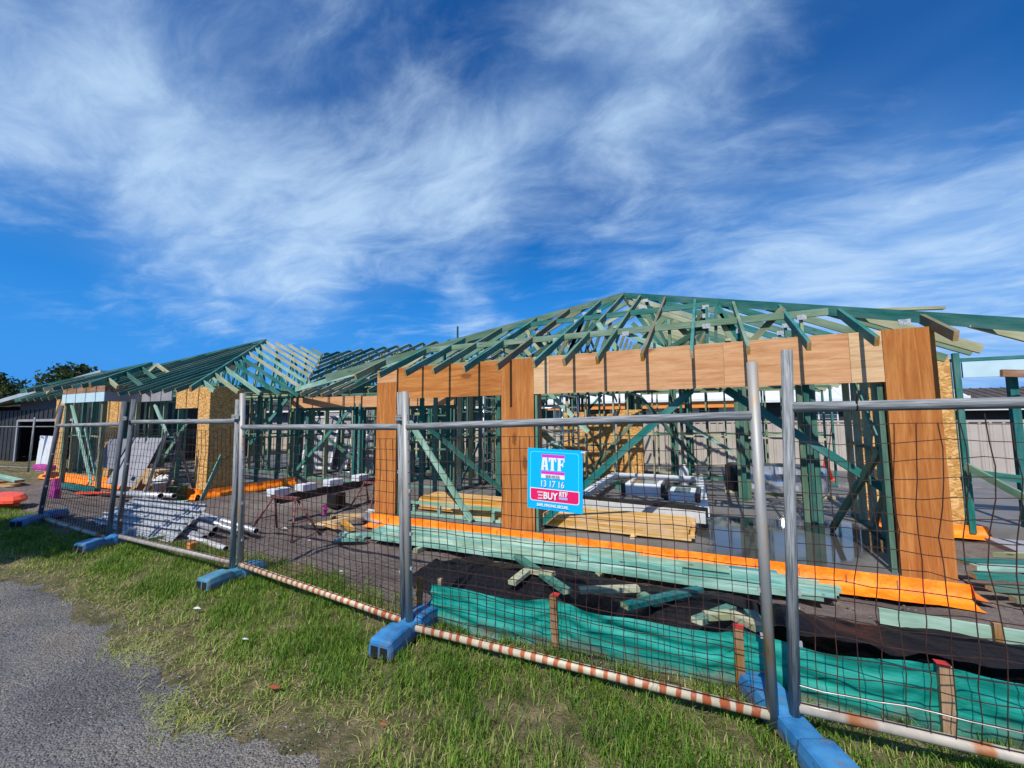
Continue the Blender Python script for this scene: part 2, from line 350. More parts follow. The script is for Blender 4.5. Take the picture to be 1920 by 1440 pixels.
def m_slab():
    m, t, b = material('slab_concrete', .6, 0, .5)
    v = coords(t)
    a = t.noise(v, .55, 5, .6, .4).outputs[0]; f = t.noise(v, 6, 6, .6).outputs[0]
    pud = t.vmath('DISTANCE', v, (1.0, 6.7, .18)).outputs['Value']
    wn = t.noise(t.mapping(v, loc=(2.3, .8, 0)), .55, 4, .55, .2).outputs[0]
    wet = t.math('MAXIMUM', t.mr(wn, .55, .64), t.mr(t.math('ADD', pud, t.math('MULTIPLY_ADD', wn, -4.5, 2.25)), 1.0, 1.5, 1, 0))
    dry = t.ramp(a, [(.3, (.11, .105, .10)), (.6, (.175, .168, .16)), (.75, (.23, .22, .20))])
    c = t.mix(t.mr(f, .4, .7, 0, .35), dry, t.mix(1., dry, (.55, .53, .5), 'MULTIPLY'))
    t.l.new(t.mix(wet, c, t.mix(1., c, (.42, .42, .42), 'MULTIPLY')), b.inputs['Base Color'])
    t.l.new(t.mr(wet, 0, 1, .62, .06), b.inputs['Roughness'])
    t.l.new(t.bump(f, .06, .004), b.inputs['Normal'])
m_slab()
for _n in ('blue_foot', 'blue_foot_pale'): muddy(_n)
# ------------------------------------------------------------------ helpers
def ss(a, b, x):
    t = min(1., max(0., (x-a)/(b-a))); return t*t*(3-2*t)
def H(x, y):                                   # height of the ground
    return .18*ss(-4.5, -9.5, x)*(1-ss(3.4, 4.8, y))
def mesh_obj(name, verts, faces, mats, parent=None, loc=(0, 0, 0), rot=None, smooth=False, fmat=None):
    me = bpy.data.meshes.new(name); me.from_pydata([tuple(v) for v in verts], [], faces); me.update()
    for m in ([mats] if isinstance(mats, str) else mats): me.materials.append(M(m))
    if fmat: me.polygons.foreach_set('material_index', fmat)
    if smooth: me.polygons.foreach_set('use_smooth', [True]*len(me.polygons))
    return link(name, me, parent, loc, rot)
def link(name, me, parent=None, loc=(0, 0, 0), rot=None):
    o = bpy.data.objects.new(name, me); COL.objects.link(o)
    loc = Vector(loc)
    if parent is not None:
        o.parent = parent; g = parent; off = Vector(parent.location)
        while g.parent is not None: g = g.parent; off += Vector(g.location)
        loc = loc - off
    o.location = loc
    if rot is not None: o.rotation_euler = rot
    return o
def thing(name, label, cat, loc=(0, 0, 0), group=None):
    o = bpy.data.objects.new(name, None); COL.objects.link(o); o.location = loc; o.empty_display_size = .1
    return tag(o, label, cat, group)
def tag(o, label=None, cat=None, group=None, kind=None):
    if cat and not kind: o['kind'] = 'thing'
    if label: o['label'] = label
    if cat: o['category'] = cat
    if group: o['group'] = group
    if kind: o['kind'] = kind
    return o
BOXF = [(0, 3, 2, 1), (4, 5, 6, 7), (0, 1, 5, 4), (1, 2, 6, 5), (2, 3, 7, 6), (3, 0, 4, 7)]
_cache = {}
def box_mesh(name, l, w, h, mat, endmat=None, bev=0.):
    key = (round(l, 3), round(w, 4), round(h, 4), mat, endmat, bev)
    if key in _cache: return _cache[key]
    x, y, z = l/2, w/2, h/2
    v = [(-x, -y, -z), (x, -y, -z), (x, y, -z), (-x, y, -z), (-x, -y, z), (x, -y, z), (x, y, z), (-x, y, z)]
    me = bpy.data.meshes.new(name); me.from_pydata(v, [], BOXF); me.materials.append(M(mat))
    if endmat: me.materials.append(M(endmat)); me.polygons[3].material_index = 1; me.polygons[5].material_index = 1
    if bev:
        bm = bmesh.new(); bm.from_mesh(me); bmesh.ops.bevel(bm, geom=bm.edges[:], offset=bev, segments=2, affect='EDGES', profile=.6); bm.to_mesh(me); bm.free()
    me.update(); _cache[key] = me; return me
def beam(name, a, b, w, h, mat, parent=None, end=None, up=(0, 0, 1), bev=0.):
    """a length of timber from a to b: w thick sideways, h deep towards up; grain runs along its own x"""
    a, b = Vector(a), Vector(b); d = b-a; L = d.length; x = d.normalized(); u = Vector(up)
    if abs(x.dot(u)) > .98: u = Vector((0, 1, 0)) if abs(x.y) < .9 else Vector((1, 0, 0))
    y = u.cross(x).normalized(); z = x.cross(y)
    rot = Matrix((x, y, z)).transposed().to_euler()
    return link(name, box_mesh(name, L, w, h, mat, end, bev), parent, (a+b)/2, rot)
def block(name, lo, hi, mat, parent=None, bev=0., rot=None):
    lo, hi = Vector(lo), Vector(hi); s = hi-lo
    return link(name, box_mesh(name, s.x, s.y, s.z, mat, None, bev), parent, (lo+hi)/2, rot)
def tube_geo(path, r, n=6, caps=True, r2=None):
    P = [Vector(p) for p in path]; V, F = [], []
    for i, p in enumerate(P):
        d = (P[min(i+1, len(P)-1)]-P[max(i-1, 0)]).normalized()
        u = Vector((0, 0, 1)) if abs(d.z) < .95 else Vector((0, 1, 0))
        y = u.cross(d).normalized(); z = d.cross(y)
        rr = r if r2 is None else r+(r2-r)*i/(len(P)-1)
        for k in range(n):
            a = 2*math.pi*(k+.5)/n; V.append(p+y*(rr*math.cos(a))+z*(rr*math.sin(a)))
    for i in range(len(P)-1):
        for k in range(n): F.append((i*n+k, i*n+(k+1) % n, (i+1)*n+(k+1) % n, (i+1)*n+k))
    if caps: F.append(tuple(range(n-1, -1, -1))); F.append(tuple(range((len(P)-1)*n, len(P)*n)))
    return V, F
def tube(name, path, r, mat, parent=None, n=8, caps=True, smooth=True, r2=None):
    """round bar; its own x runs from the first to the last point"""
    P = [Vector(p) for p in path]; c = (P[0]+P[-1])/2; x = (P[-1]-P[0]).normalized()
    u = Vector((0, 0, 1)) if abs(x.z) < .95 else Vector((0, 1, 0))
    y = u.cross(x).normalized(); z = x.cross(y); Mx = Matrix((x, y, z)).transposed(); inv = Mx.inverted()
    V, F = tube_geo([inv @ (p-c) for p in P], r, n, caps, r2)
    return mesh_obj(name, V, F, mat, parent, c, Mx.to_euler(), smooth)
def pipe(name, a, b, r, mat, parent=None, n=14, depth=.03):
    """round pipe, its short bore coloured black for the shade inside"""
    a, b = Vector(a), Vector(b); L = (b-a).length; V, F, fm = [], [], []
    ri = r*.84; prof = [(-L/2+depth, ri), (-L/2, ri), (-L/2, r), (L/2, r), (L/2, ri), (L/2-depth, ri)]
    for (x, q) in prof:
        for k in range(n):
            t = 2*math.pi*k/n; V.append((x, q*math.cos(t), q*math.sin(t)))
    for i in range(len(prof)-1):
        for k in range(n): F.append((i*n+k, i*n+(k+1) % n, (i+1)*n+(k+1) % n, (i+1)*n+k)); fm.append(1 if i in (0, 4) else 0)
    F.append(tuple(range(n))); fm.append(1); F.append(tuple(range(5*n+n-1, 5*n-1, -1))); fm.append(1)
    x = (b-a).normalized(); u = Vector((0, 0, 1)) if abs(x.z) < .95 else Vector((0, 1, 0)); y = u.cross(x).normalized(); z = x.cross(y)
    return mesh_obj(name, V, F, [mat, 'black_hole'], parent, (a+b)/2, Matrix((x, y, z)).transposed().to_euler(), True, fm)
def jit(s): return (rnd.random()-.5)*2*s
def wob(x, y, k=1.):
    return (math.sin(x*1.3*k+1.1)*math.cos(y*1.7*k+.3)+.5*math.sin(x*3.1*k+y*2.3*k+.7)+.25*math.sin(x*7.3*k-y*5.9*k+2.)+.15*math.sin(x*13.1*k+y*11.7*k))

# ------------------------------------------------------------------ ground, road, slab
ASPH = [(-6.94, 1.80), (-6.80, 1.94), (-6.18, 1.95), (-5.63, 1.92), (-4.85, 1.92), (-4.20, 1.84), (-3.64, 1.74), (-3.25, 1.66), (-2.96, 1.57),
        (-2.66, 1.62), (-2.38, 1.63), (-2.21, 1.77), (-1.97, 1.78), (-1.76, 1.66), (-1.62, 1.42), (-1.2, 1.1), (-.2, .9), (2, .8), (8, .75)]
DIRT = [(-40, 3.3), (-12, 3.2), (-8.78, 2.75), (-7.42, 3.14), (-6.77, 3.34), (-5.71, 3.57), (-4.60, 3.60), (-3.67, 3.47), (-2.87, 3.36), (-2.02, 3.18), (-1.28, 3.16), (-.51, 3.2), (.13, 3.24), (1.1, 3.25), (8, 3.4)]
def interp(P, x):
    if x <= P[0][0]: return P[0][1]
    for (a, b), (c, d) in zip(P, P[1:]):
        if x <= c: return b+(d-b)*(x-a)/(c-a)
    return P[-1][1]
def build_ground():
    def axis(lo, hi, st, far):
        a = list(np.arange(lo, hi+1e-6, st)); s = st
        while a[-1] < far: s *= 1.35; a.append(a[-1]+s)
        s = st
        while a[0] > -far: s *= 1.35; a.insert(0, a[0]-s)
        return a
    xs, ys = axis(-22, 7, .14, 1200), axis(.6, 9, .12, 1200)
    V, att = [], []
    for y in ys:
        for x in xs:
            near = 1-ss(14, 40, max(abs(x+6), abs(y-4)))
            v = ss(.22, -.22, y-interp(DIRT, x)-.12*wob(x, y, 2.2)) if y < 6 else 0.
            if x < -17 and y < 9: v = max(v, .8*ss(-17, -19, x))
            if y > 16.5 or x < -24: v = max(v, .7)
            lump = .022*wob(x, y, 2.1)+.010*wob(x+3, y+9, 6.) if y > 3.2 else .008*wob(x, y, 2.)
            lift = .07*ss(-10.6, -9.8, x)*ss(-6.5, -7.4, x)*ss(4.0, 5.2, y)*ss(8.2, 7, y)*(1+.4*wob(x, y, 3.))
            V.append((x, y, H(x, y)+near*lump+lift-.01)); att.append(v)
    nx = len(xs); F = [(j*nx+i, j*nx+i+1, (j+1)*nx+i+1, (j+1)*nx+i) for j in range(len(ys)-1) for i in range(nx-1)]
    o = mesh_obj('ground', V, F, 'site_soil', smooth=True); tag(o, kind='structure')
    a = o.data.attributes.new('verge', 'FLOAT', 'POINT'); a.data.foreach_set('value', att)
    # broken edge of the bitumen road, a thin worn sheet lying on the soil
    V, F = [], []; xs = np.arange(-14, 8, .05); rows = 34
    for x in xs:
        e = interp(ASPH, x) if x > -6.94 else 1.8-.06*(-6.94-x)
        e += .030*wob(x, 0, 6.)+.018*wob(x, 3, 15.)
        for j in range(rows):
            k = j/(rows-1); y = e-(1-(1-k)**2)*(e+7) if j else e+.02
            hgt = .034+.008*wob(x, y, 1.6)*min(1, (e-y)*3)+.004*wob(x, y, 9.)-(.05 if j == 0 else 0)
            V.append((x, y, H(x, y)+hgt))
    for i in range(len(xs)-1):
        for j in range(rows-1): F.append((i*rows+j, i*rows+j+1, (i+1)*rows+j+1, (i+1)*rows+j))
    tag(mesh_obj('road', V, F, 'asphalt', smooth=True), kind='structure')
build_ground()
def build_slab():
    out = [(2.10, 5.50), (2.10, 8.45), (7.5, 8.45), (7.5, 15.6), (-19.3, 15.6), (-19.3, 5.72), (-10.42, 5.58), (-10.42, 8.02), (-5.24, 8.02), (-5.24, 5.50)]
    n = len(out); V = [(x, y, -.15) for x, y in out]+[(x, y, .18) for x, y in out]
    F = [tuple(range(n, 2*n))]+[(i, i+n, (i+1) % n+n, (i+1) % n) for i in range(n)]
    bm = bmesh.new(); vs_ = [bm.verts.new(v) for v in V]
    for f in F: bm.faces.new([vs_[i] for i in f])
    bmesh.ops.recalc_face_normals(bm, faces=bm.faces[:])
    bmesh.ops.triangulate(bm, faces=[f for f in bm.faces if len(f.verts) > 4])
    me = bpy.data.meshes.new('floor_slab'); bm.to_mesh(me); bm.free(); me.materials.append(M('slab_concrete'))
    tag(link('floor_slab', me), kind='structure')
build_slab()

# ------------------------------------------------------------------ the house frame
house = thing('house_frame', 'single-storey timber house frame under construction with green hip roof trusses and plywood garage portal', 'house', (0, 5.5, .18))
S = .18; TOP = 2.58
def gm(p=.5):
    r = rnd.random()
    return 'treated' if r < p else ('treated_dark' if r < .92 else 'treated_pale')
def wall(p0, p1, z0=S, z1=TOP, sp=.45, nog=(1.35,), mat=None, depth=.09, skip=(), brace=False):
    a, b = Vector((*p0, 0)), Vector((*p1, 0)); d = b-a; L = d.length; u = d.normalized()
    ref = Vector((-u.y, u.x, 0))
    P = lambda s, z: a+u*s+Vector((0, 0, z))
    for z in (z0+.0225, z1-.0675, z1-.0225): beam('wall_plate', P(0, z), P(L, z), depth, .043, mat or gm(), house)
    n = max(1, round(L/sp)); last = None
    for i in range(n+1):
        s = .02+(L-.04)*i/n
        if any(q0 < s < q1 for q0, q1 in skip): last = None; continue
        beam('stud', P(s, z0+.045), P(s, z1-.09), .038, depth, mat or gm(), house, up=ref)
        if last is not None:
            for z in nog: beam('noggin', P(last+.02, z+jit(.03)), P(s-.02, z+jit(.03)), depth*.9, .038, mat or gm(), house)
        last = s
    if brace:
        o = ref*(depth*.5+.012)
        beam('brace', P(.1, z0+.1)+o, P(min(L-.1, 2.2), z1-.1)+o, .018, .07, 'treated_teal', house)
# outer walls
wall((-5.16, 5.75), (-5.16, 8.05)); wall((-5.16, 8.05), (-5.16, 12.2), brace=True)
wall((2.0, 5.75), (2.0, 8.5), brace=True); wall((2.1, 8.52), (3.3, 8.52), sp=.4)
wall((-5.1, 12.2), (2.6, 12.2), brace=True); wall((-1.9, 13.0), (2.6, 13.0), sp=.45)
wall((-10.9, 8.1), (-5.3, 8.1), z1=2.12, sp=1.35, nog=(), skip=((3.2, 4.3),))
wall((-10.5, 5.75), (-10.5, 8.0), sp=.6); wall((-10.5, 8.0), (-10.5, 12), sp=.5)
wall((-19.0, 5.85), (-19.0, 14)); wall((-19.0, 14), (-5, 14.0), sp=.5)
wall((-18.4, 5.82), (-15.9, 5.82), sp=.6); wall((-14.6, 5.78), (-11.8, 5.76), sp=.7)
wall((-15, 8.6), (-10.6, 8.6), sp=.5, brace=True); wall((-13, 8.7), (-13, 13.9), sp=.5); wall((-16, 6), (-16, 11), sp=.6)
wall((-10.4, 10.6), (-5.2, 10.6), sp=.45, brace=True); wall((-8, 10.7), (-8, 13.9), sp=.45)
wall((-2.2, 12.3), (-2.2, 14.9), sp=.45); wall((.9, 12.3), (.9, 14.9), sp=.45); wall((3.3, 8.6), (3.3, 12), sp=.5)
wall((-10.2, 9.3), (-6.2, 9.3), sp=.45, nog=(1.0, 1.9)); wall((-7.0, 8.2), (-7.0, 10.5), sp=.45); wall((-9.3, 10.7), (-9.3, 13.9), sp=.45); wall((-12.4, 11.2), (-5.4, 11.2), sp=.4, nog=(1.1, 2.0)); wall((-3.4, 10.9), (-1.9, 10.9), sp=.35, nog=(1.1,))
wall((-4.0, 12.3), (-4.0, 14.9), sp=.45); wall((-.6, 12.3), (-.6, 14.9), sp=.45)
# clustered studs seen behind the openings
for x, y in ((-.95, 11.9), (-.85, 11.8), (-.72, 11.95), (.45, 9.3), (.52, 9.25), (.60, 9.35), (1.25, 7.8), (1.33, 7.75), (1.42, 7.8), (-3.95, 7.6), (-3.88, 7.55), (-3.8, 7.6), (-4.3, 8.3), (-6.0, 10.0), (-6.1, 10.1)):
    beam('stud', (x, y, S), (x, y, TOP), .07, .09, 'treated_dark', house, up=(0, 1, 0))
# recess: verandah posts, ply lintel and props
for x in (-10.6, -10.15): beam('post', (x, 8.08, S), (x, 8.08, 2.45), .10, .10, 'treated_dark', house)
for x, m in ((-8.15, 'treated_teal'), (-8.32, 'treated_teal')): beam('post', (x, 8.02, S), (x, 8.02, 2.2), .06, .09, m, house)
block('lintel_panel', (-10.75, 7.98, 2.12), (-8.1, 8.02, 2.40), 'ply_pink_h', house)
block('lintel_panel', (-8.06, 7.98, 2.10), (-5.28, 8.02, 2.38), 'ply_pink_h', house)
beam('brace', (-10.6, 8.0, .3), (-8.4, 7.96, 2.1), .03, .09, 'treated_teal', house)
beam('brace', (-12.1, 7.7, 1.1), (-10.7, 7.9, 2.5), .03, .09, 'treated_teal', house)
beam('brace', (-10.3, 8.5, 1.5), (-8.3, 8.5, .4), .03, .09, 'treated_dark', house)
beam('brace', (-7.9, 8.6, .3), (-6.6, 8.6, 1.6), .03, .09, 'treated_teal', house)
# garage portal: plywood piers and deep ply beams
FY = 5.52
def pier(x0, x1, ztop, mat, dep=.30):
    block('pier_panel', (x0, FY, S), (x1, FY+.018, ztop), mat, house)
    block('pier_panel', (x0, FY+.019, S), (x0+.018, FY+dep, ztop), mat, house); block('pier_panel', (x1-.018, FY+.019, S), (x1, FY+dep, ztop), mat, house)
    beam('stud', (x0+.06, FY+.08, S), (x0+.06, FY+.08, ztop), .045, .09, 'treated', house, up=(0, 1, 0)); beam('stud', (x1-.06, FY+.08, S), (x1-.06, FY+.08, ztop), .045, .09, 'treated', house, up=(0, 1, 0))
pier(-5.24, -4.80, 2.40, 'ply_orange_v'); block('lintel_panel', (-5.24, FY, 2.403), (-4.80, FY+.018, 2.62), 'ply_pink_h', house)
pier(-2.81, -2.29, 2.645, 'ply_orange_v'); pier(1.64, 2.05, 2.655, 'ply_orange_v')
beam('stud', (-2.255, FY+.05, S), (-2.255, FY+.05, 2.1), .035, .09, 'treated', house, up=(0, 1, 0))
beam('stud', (1.60, FY+.09, S), (1.60, FY+.09, 2.1), .045, .09, 'treated_dark', house, up=(0, 1, 0))
beam('stud', (-4.76, FY+.09, S), (-4.76, FY+.09, 2.1), .045, .09, 'treated_dark', house, up=(0, 1, 0))
for x0, x1, m in ((-4.797, -2.813, 'ply_orange_h'), (-2.287, -2.05, 'ply_cream_h'), (-2.047, .16, 'ply_pink_h'), (.163, 1.36, 'ply_pink_h'), (1.363, 1.637, 'ply_cream_h')):
    block('lintel_panel', (x0, FY+.002+jit(.002), 2.115), (x1, FY+.022, 2.648+jit(.006)), m, house)
for x0, x1 in ((-4.78, -2.83), (-2.27, 1.62)):
    for yy in (FY+.05, FY+.12): beam('lintel', (x0, yy, 2.38), (x1, yy, 2.38), .045, .40, 'treated_dark', house)
    beam('wall_plate', (x0, FY+.10, 2.62), (x1, FY+.10, 2.62), .09, .04, 'treated', house)
for a, b, m in (((-4.98, 5.70, 2.12), (-3.40, 5.66, .20), 'treated_mint'), ((-4.55, 5.85, 1.75), (-3.2, 6.9, .25), 'treated_dark'), ((-2.25, 5.70, .28), (-.22, 5.72, 2.10), 'treated_teal'), ((.18, 5.95, 2.12), (2.0, 6.3, .75), 'treated_teal'),
                ((1.60, 5.72, 1.40), (1.45, 7.3, .2), 'treated_dark'), ((-5.3, 10.2, 2.5), (-3.2, 9.6, .9), 'treated_pale'), ((-4.6, 9.2, 2.3), (-2.9, 9.2, .9), 'treated_mint'), ((-3.0, 8.1, 2.3), (-2.2, 8.1, 1.5), 'treated_mint'),
                ((-.7, 12.0, 1.7), (.45, 12.0, .9), 'treated_mint'), ((-1.6, 11.0, 2.3), (-.3, 11.4, .6), 'treated_dark'), ((-2.9, 10.8, .4), (-1.6, 10.8, 1.9), 'treated_dark'), ((1.95, 7.4, .3), (1.95, 5.9, 1.8), 'treated_dark')):
    beam('brace', a, b, .04, .09, m, house)
beam('noggin', (-.9, 12.1, 1.3), (2.4, 12.05, 1.25), .035, .05, 'treated_pale', house)
# OSB bracing sheets
block('bracing_sheet', (2.1, 8.44, S-.05), (3.27, 8.452, 2.66), 'osb', house)
beam('post', (3.33, 8.42, S-.1), (3.33, 8.42, 2.70), .07, .06, 'treated', house)
block('bracing_sheet', (-10.46, 5.70, S), (-10.448, 6.45, 2.56), 'osb_shaded', house)
block('bracing_sheet', (-10.93, 5.688, S), (-10.448, 5.70, 2.57), 'osb', house); block('bracing_sheet', (-11.9, 5.69, 2.08), (-10.933, 5.702, 2.57), 'osb', house)
block('bracing_sheet', (-15.7, 5.77, S), (-14.6, 5.782, 2.45), 'osb', house); block('bracing_sheet', (-19.1, 5.80, S), (-18.45, 5.812, 2.5), 'osb', house)
for x, y, w_ in ((-3.2, 11.6, .8), (-2.45, 12.1, .7), (-4.1, 12.1, .7), (-6.5, 12.3, .6)): block('bracing_sheet', (x, y, S), (x+w_, y+.012, 2.0+jit(.2)), 'osb', house)
for x, y, w_, z0, z1 in ((-9.1, 9.45, .55, S, 2.3), (-9.68, 9.45, .55, S, 2.3), (-8.5, 9.45, .5, S, 2.3)): block('lining_sheet', (x, y, z0), (x+w_, y+.012, z1), 'grey_sheet', house)
# pergola beam on the right
block('fascia_beam', (3.39, 8.40, 2.33), (7.6, 8.44, 2.56), 'pale_blue_ply', house); beam('wall_plate', (3.3, 8.48, 2.60), (7.6, 8.48, 2.60), .09, .045, 'treated', house)
for x, y in ((3.98, 8.6), (4.62, 8.46)): beam('post', (x, y, S), (x, y, 2.5), .09, .09, 'treated_teal', house)
beam('rafter', (3.7, 8.2, 2.36), (5.8, 8.6, 2.22), .05, .10, 'formply', house)

def wm():  # mix leans pale: sunlight on the rear trusses put into the colour
    r = rnd.random(); return 'treated' if r < .30 else ('treated_pale' if r < .74 else ('treated_mint' if r < .93 else 'treated_dark'))
# ---- roofs.  d runs in from the eave; the rafters' centre line climbs from z0
def hip_roof(XL, XR, Y0, z0, tp, xs, ysL, ysR, yback, left_from=None, right_from=None, truss=True, pal=None):
    cx = (XL+XR)/2; t = (XR-XL)/2; ay = Y0+t; zt = lambda d: z0+tp*d
    def mt():  # pale share lightens the rafters as if sunlit
        r = rnd.random()
        if pal: return pal(r)
        return 'treated' if r < .55 else ('treated_teal' if r < .64 else ('treated_pale' if r < .86 else 'tail_green'))
    for x in xs:
        d = min(x-XL, XR-x)
        if d > .15: beam('rafter', (x, Y0, z0), (x, Y0+d, zt(d)), .038, .098, FM.get(x) or mt(), house, end='end_grain')
    for X in (XL, XR): beam('hip_rafter', (X, Y0, z0+.015), (cx, ay, zt(t)+.015), .04, .12, 'treated', house, end='end_grain')
    for ys, X, s, st in ((ysL, XL, 1, left_from), (ysR, XR, -1, right_from)):
        for y in ys:
            d1 = min(y-Y0, t); d0 = max(0., st(y)) if st else 0.
            if d1-d0 > .2: beam('rafter', (X+s*d0, y, zt(d0)), (X+s*d1, y, zt(d1)), .038, .098, mt(), house, end='end_grain')
    if truss:
        for y in ysL:
            if y-Y0 < .9: continue
            d = min(y-Y0, t); zb = z0+.5*tp+.03; w0, w1 = XL+.85, XR-.85
            beam('truss_chord', (w0, y, zb), (w1, y, zb), .038, .09, wm(), house)
            if d < t-.3 and round((y-Y0)/.6) in (2, 4, 7): beam('truss_chord', (XL+d, y, zt(d)), (XR-d, y, zt(d)), .038, .09, 'treated', house)
            n = 5; top = []
            for i in range(n+1):
                q = .18+.64*i/n; x = XL+(XR-XL)*q; top.append((x, zt(min(x-XL, XR-x, d))-.03))
            for i, (x, z) in enumerate(top):
                xb = XL+(XR-XL)*(.18+.64*min(1, max(0, (i+(.5 if i % 2 else -.5)))/n))
                if z-zb > .25:
                    beam('truss_web', (xb, y+.04, zb), (x, y+.04, z), .032, .07, wm(), house)
                    if y < 12 and rnd.random() < .7: block('nail_plate', (x-.05, y-.026, z-.045), (x+.05, y-.021, z+.02), 'galv_plate', house)
                if i % 2 and z-zb > .25 and i < n: beam('truss_web', (xb, y+.04, zb), (top[i+1][0], y+.04, top[i+1][1]), .032, .07, wm(), house)
        for q in (-1.2, 0., 1.2):                # runners tying the trusses
            beam('truss_chord', (cx+q*1.6, Y0+1.2, z0+.5*tp+.10), (cx+q*1.6, yback, z0+.5*tp+.10), .07, .03, 'treated_pale', house)
    return cx, ay, zt(t)
FM = {-4.79: 'treated_teal', -4.26: 'treated_teal', -3.73: 'tail_green', -3.19: 'treated_teal', -2.65: 'tail_olive', -2.10: 'treated_teal', -1.68: 'tail_green', -1.25: 'tail_green', -.71: 'tail_olive', -.17: 'treated_teal', .39: 'tail_green', .93: 'treated_teal', 1.47: 'treated_teal', 2.03: 'tail_olive'}
BARS = [-5.3, -4.79, -4.26, -3.73, -3.19, -2.65, -2.10, -1.68, -1.25, -.71, -.17, .39, .93, 1.47, 2.03]
TP = .475
gy_ = [5.75+.6*i for i in range(16)]
g_apex = hip_roof(-6.0, 2.66, 5.08, 2.475, TP, BARS, gy_, [5.45, 6.18, 6.36]+[6.95+.6*i for i in range(14)], 14.6, left_from=lambda y: 0 if y < 7.5 else min(4.2, y-7.5))
# girder truss behind the portal: posts and raking webs
for a, b, m in (((.01, 3.32), (-.01, 2.70), 'treated_teal'), ((.14, 3.32), (.46, 2.72), 'treated_teal'), ((.12, 3.26), (.10, 2.70), 'treated_dark'), ((.16, 3.2), (.34, 2.72), 'treated'), ((.92, 3.20), (.48, 2.72), 'treated_dark'), ((-.58, 3.22), (-1.08, 2.72), 'treated'), ((-.44, 3.18), (-.08, 2.72), 'treated'), ((-.50, 3.2), (-.50, 2.72), 'treated'), ((-1.55, 3.26), (-1.20, 2.72), 'treated_mint'), ((-1.6, 3.26), (-2.1, 2.72), 'treated_dark'), ((-2.7, 3.2), (-2.3, 2.72), 'treated_teal'), ((-2.8, 3.2), (-3.3, 2.72), 'treated')):
    beam('truss_web', (a[0], 6.42, a[1]), (b[0], 6.42, b[1]), .04, .08, m, house)
beam('ridge_board', (g_apex[0], g_apex[1], g_apex[2]), (g_apex[0], 15, g_apex[2]), .035, .12, 'treated_pale', house)
l_y = [5.45+.52*i for i in range(15)]
def lpal(r): return 'treated_mint' if r < .30 else ('treated_pale' if r < .72 else 'treated')  # mostly pale, a sunlit look put into the timber colour
l_apex = hip_roof(-19.4, -9.9, 4.98, 2.43, .478, [], [], l_y, 13, right_from=lambda y: 0 if y < 7.55 else y-7.55, truss=False, pal=lpal)
for i in range(20):
    x = -10.45-.5*i; d = min(x+19.4, -9.9-x)
    if d < .2: continue
    beam('rafter', (x, 4.98, 2.43), (x, 4.98+d, 2.43+.478*d), .038, .098, 'treated_dark' if i % 3 == 0 else ('tail_green' if i % 3 == 1 else 'treated'), house, end='end_grain')
for y in [6.1+.62*i for i in range(11)]:
    d = min(y-4.98, 4.75); zb = 2.66
    beam('truss_chord', (-18.6, y, zb), (-10.7, y, zb), .038, .09, gm(.75), house)
    for k in range(9):
        x = -17.9+.95*k; z = 2.43+.478*min(x+19.4, -9.9-x, d)-.04
        if z-zb > .25: beam('truss_web', (x+(.35 if k % 2 else -.35), y, zb), (x, y, z), .032, .07, 'treated_teal' if rnd.random() < .6 else 'treated_mint', house)
# connecting roof between the two wings
CZ0, CTP = 2.46, .47
def conn_rafter(x):
    d0 = 0.
    if x < -9.9: d0 = -9.9-x
    if x > -6.0: d0 = x+6.0
    if d0 < 4.2:
        beam('rafter', (x, 7.6+d0, CZ0+CTP*d0), (x, 12.0, CZ0+CTP*4.4), .038, .098, 'treated_dark' if rnd.random() < .45 else 'treated', house, end='end_grain')
        beam('rafter', (x, 12.0, CZ0+CTP*4.4), (x, 16.4, CZ0), .038, .098, gm(), house)
        beam('truss_chord', (x, 8.2, 2.66), (x, 15.6, 2.66), .038, .09, gm(), house)
        for yb, yt in ((9.3, 9.9), (10.7, 9.9), (10.7, 11.2), (12.1, 11.2), (12.1, 12.0)):
            d = min(yt-7.6, 16.4-yt)
            if yt-7.6 > d0+.3: beam('truss_web', (x+.03, yb, 2.68), (x+.03, yt, CZ0+CTP*d-.05), .032, .07, gm(.8), house)
for i in range(20): conn_rafter(-14.7+.6*i)
for x, y0 in ((-9.25, 7.35), (-8.75, 7.3), (-8.35, 7.3)): beam('rafter', (x, y0, 2.38), (x+.02, 8.9, 3.08), .038, .098, 'treated_pale', house, end='end_grain')
for y in (8.2, 9.0, 9.8, 10.6, 11.4): beam('truss_chord', (-9.5+(y-8.2)*-.8, y, CZ0+CTP*(y-7.6)-.1), (-5.6, y, CZ0+CTP*(y-7.6)-.1), .05, .03, 'treated_pale', house)
beam('truss_chord', (-10.3, 7.75, 2.62), (-5.1, 6.6, 3.05), .04, .12, 'treated_mint', house)
beam('truss_web', (-7.8, 12, 4.4), (-7.8, 12, 5.0), .035, .07, 'treated', house)
# entry porch in front of the left wing
p_apex = hip_roof(-17.0, -12.95, 4.45, 2.60, .43, [-16.6, -16.05, -15.5, -14.95, -14.4, -13.85, -13.35], [4.95, 5.5, 6.05, 6.6], [4.95, 5.5, 6.05, 6.6], 7.2, truss=False, pal=lambda r: 'treated_pale' if r < .35 else ('treated_mint' if r < .6 else 'treated_dark'))
block('fascia_beam', (-15.75, 4.88, 2.27), (-13.40, 4.90, 2.50), 'pale_blue_ply', house); block('lintel_panel', (-15.75, 4.885, 2.503), (-13.40, 4.905, 2.66), 'formply', house)
block('fascia_beam', (-13.42, 4.905, 2.27), (-13.40, 5.75, 2.50), 'grey_sheet', house); block('lintel_panel', (-13.42, 4.91, 2.503), (-13.40, 5.75, 2.66), 'formply', house)
block('fascia_beam', (-13.38, 5.62, 2.28), (-11.95, 5.64, 2.52), 'grey_sheet', house)
for x, y in ((-13.62, 4.98), (-15.66, 4.98)): beam('post', (x, y, .08), (x, y, 2.5), .09, .09, 'treated_dark', house)
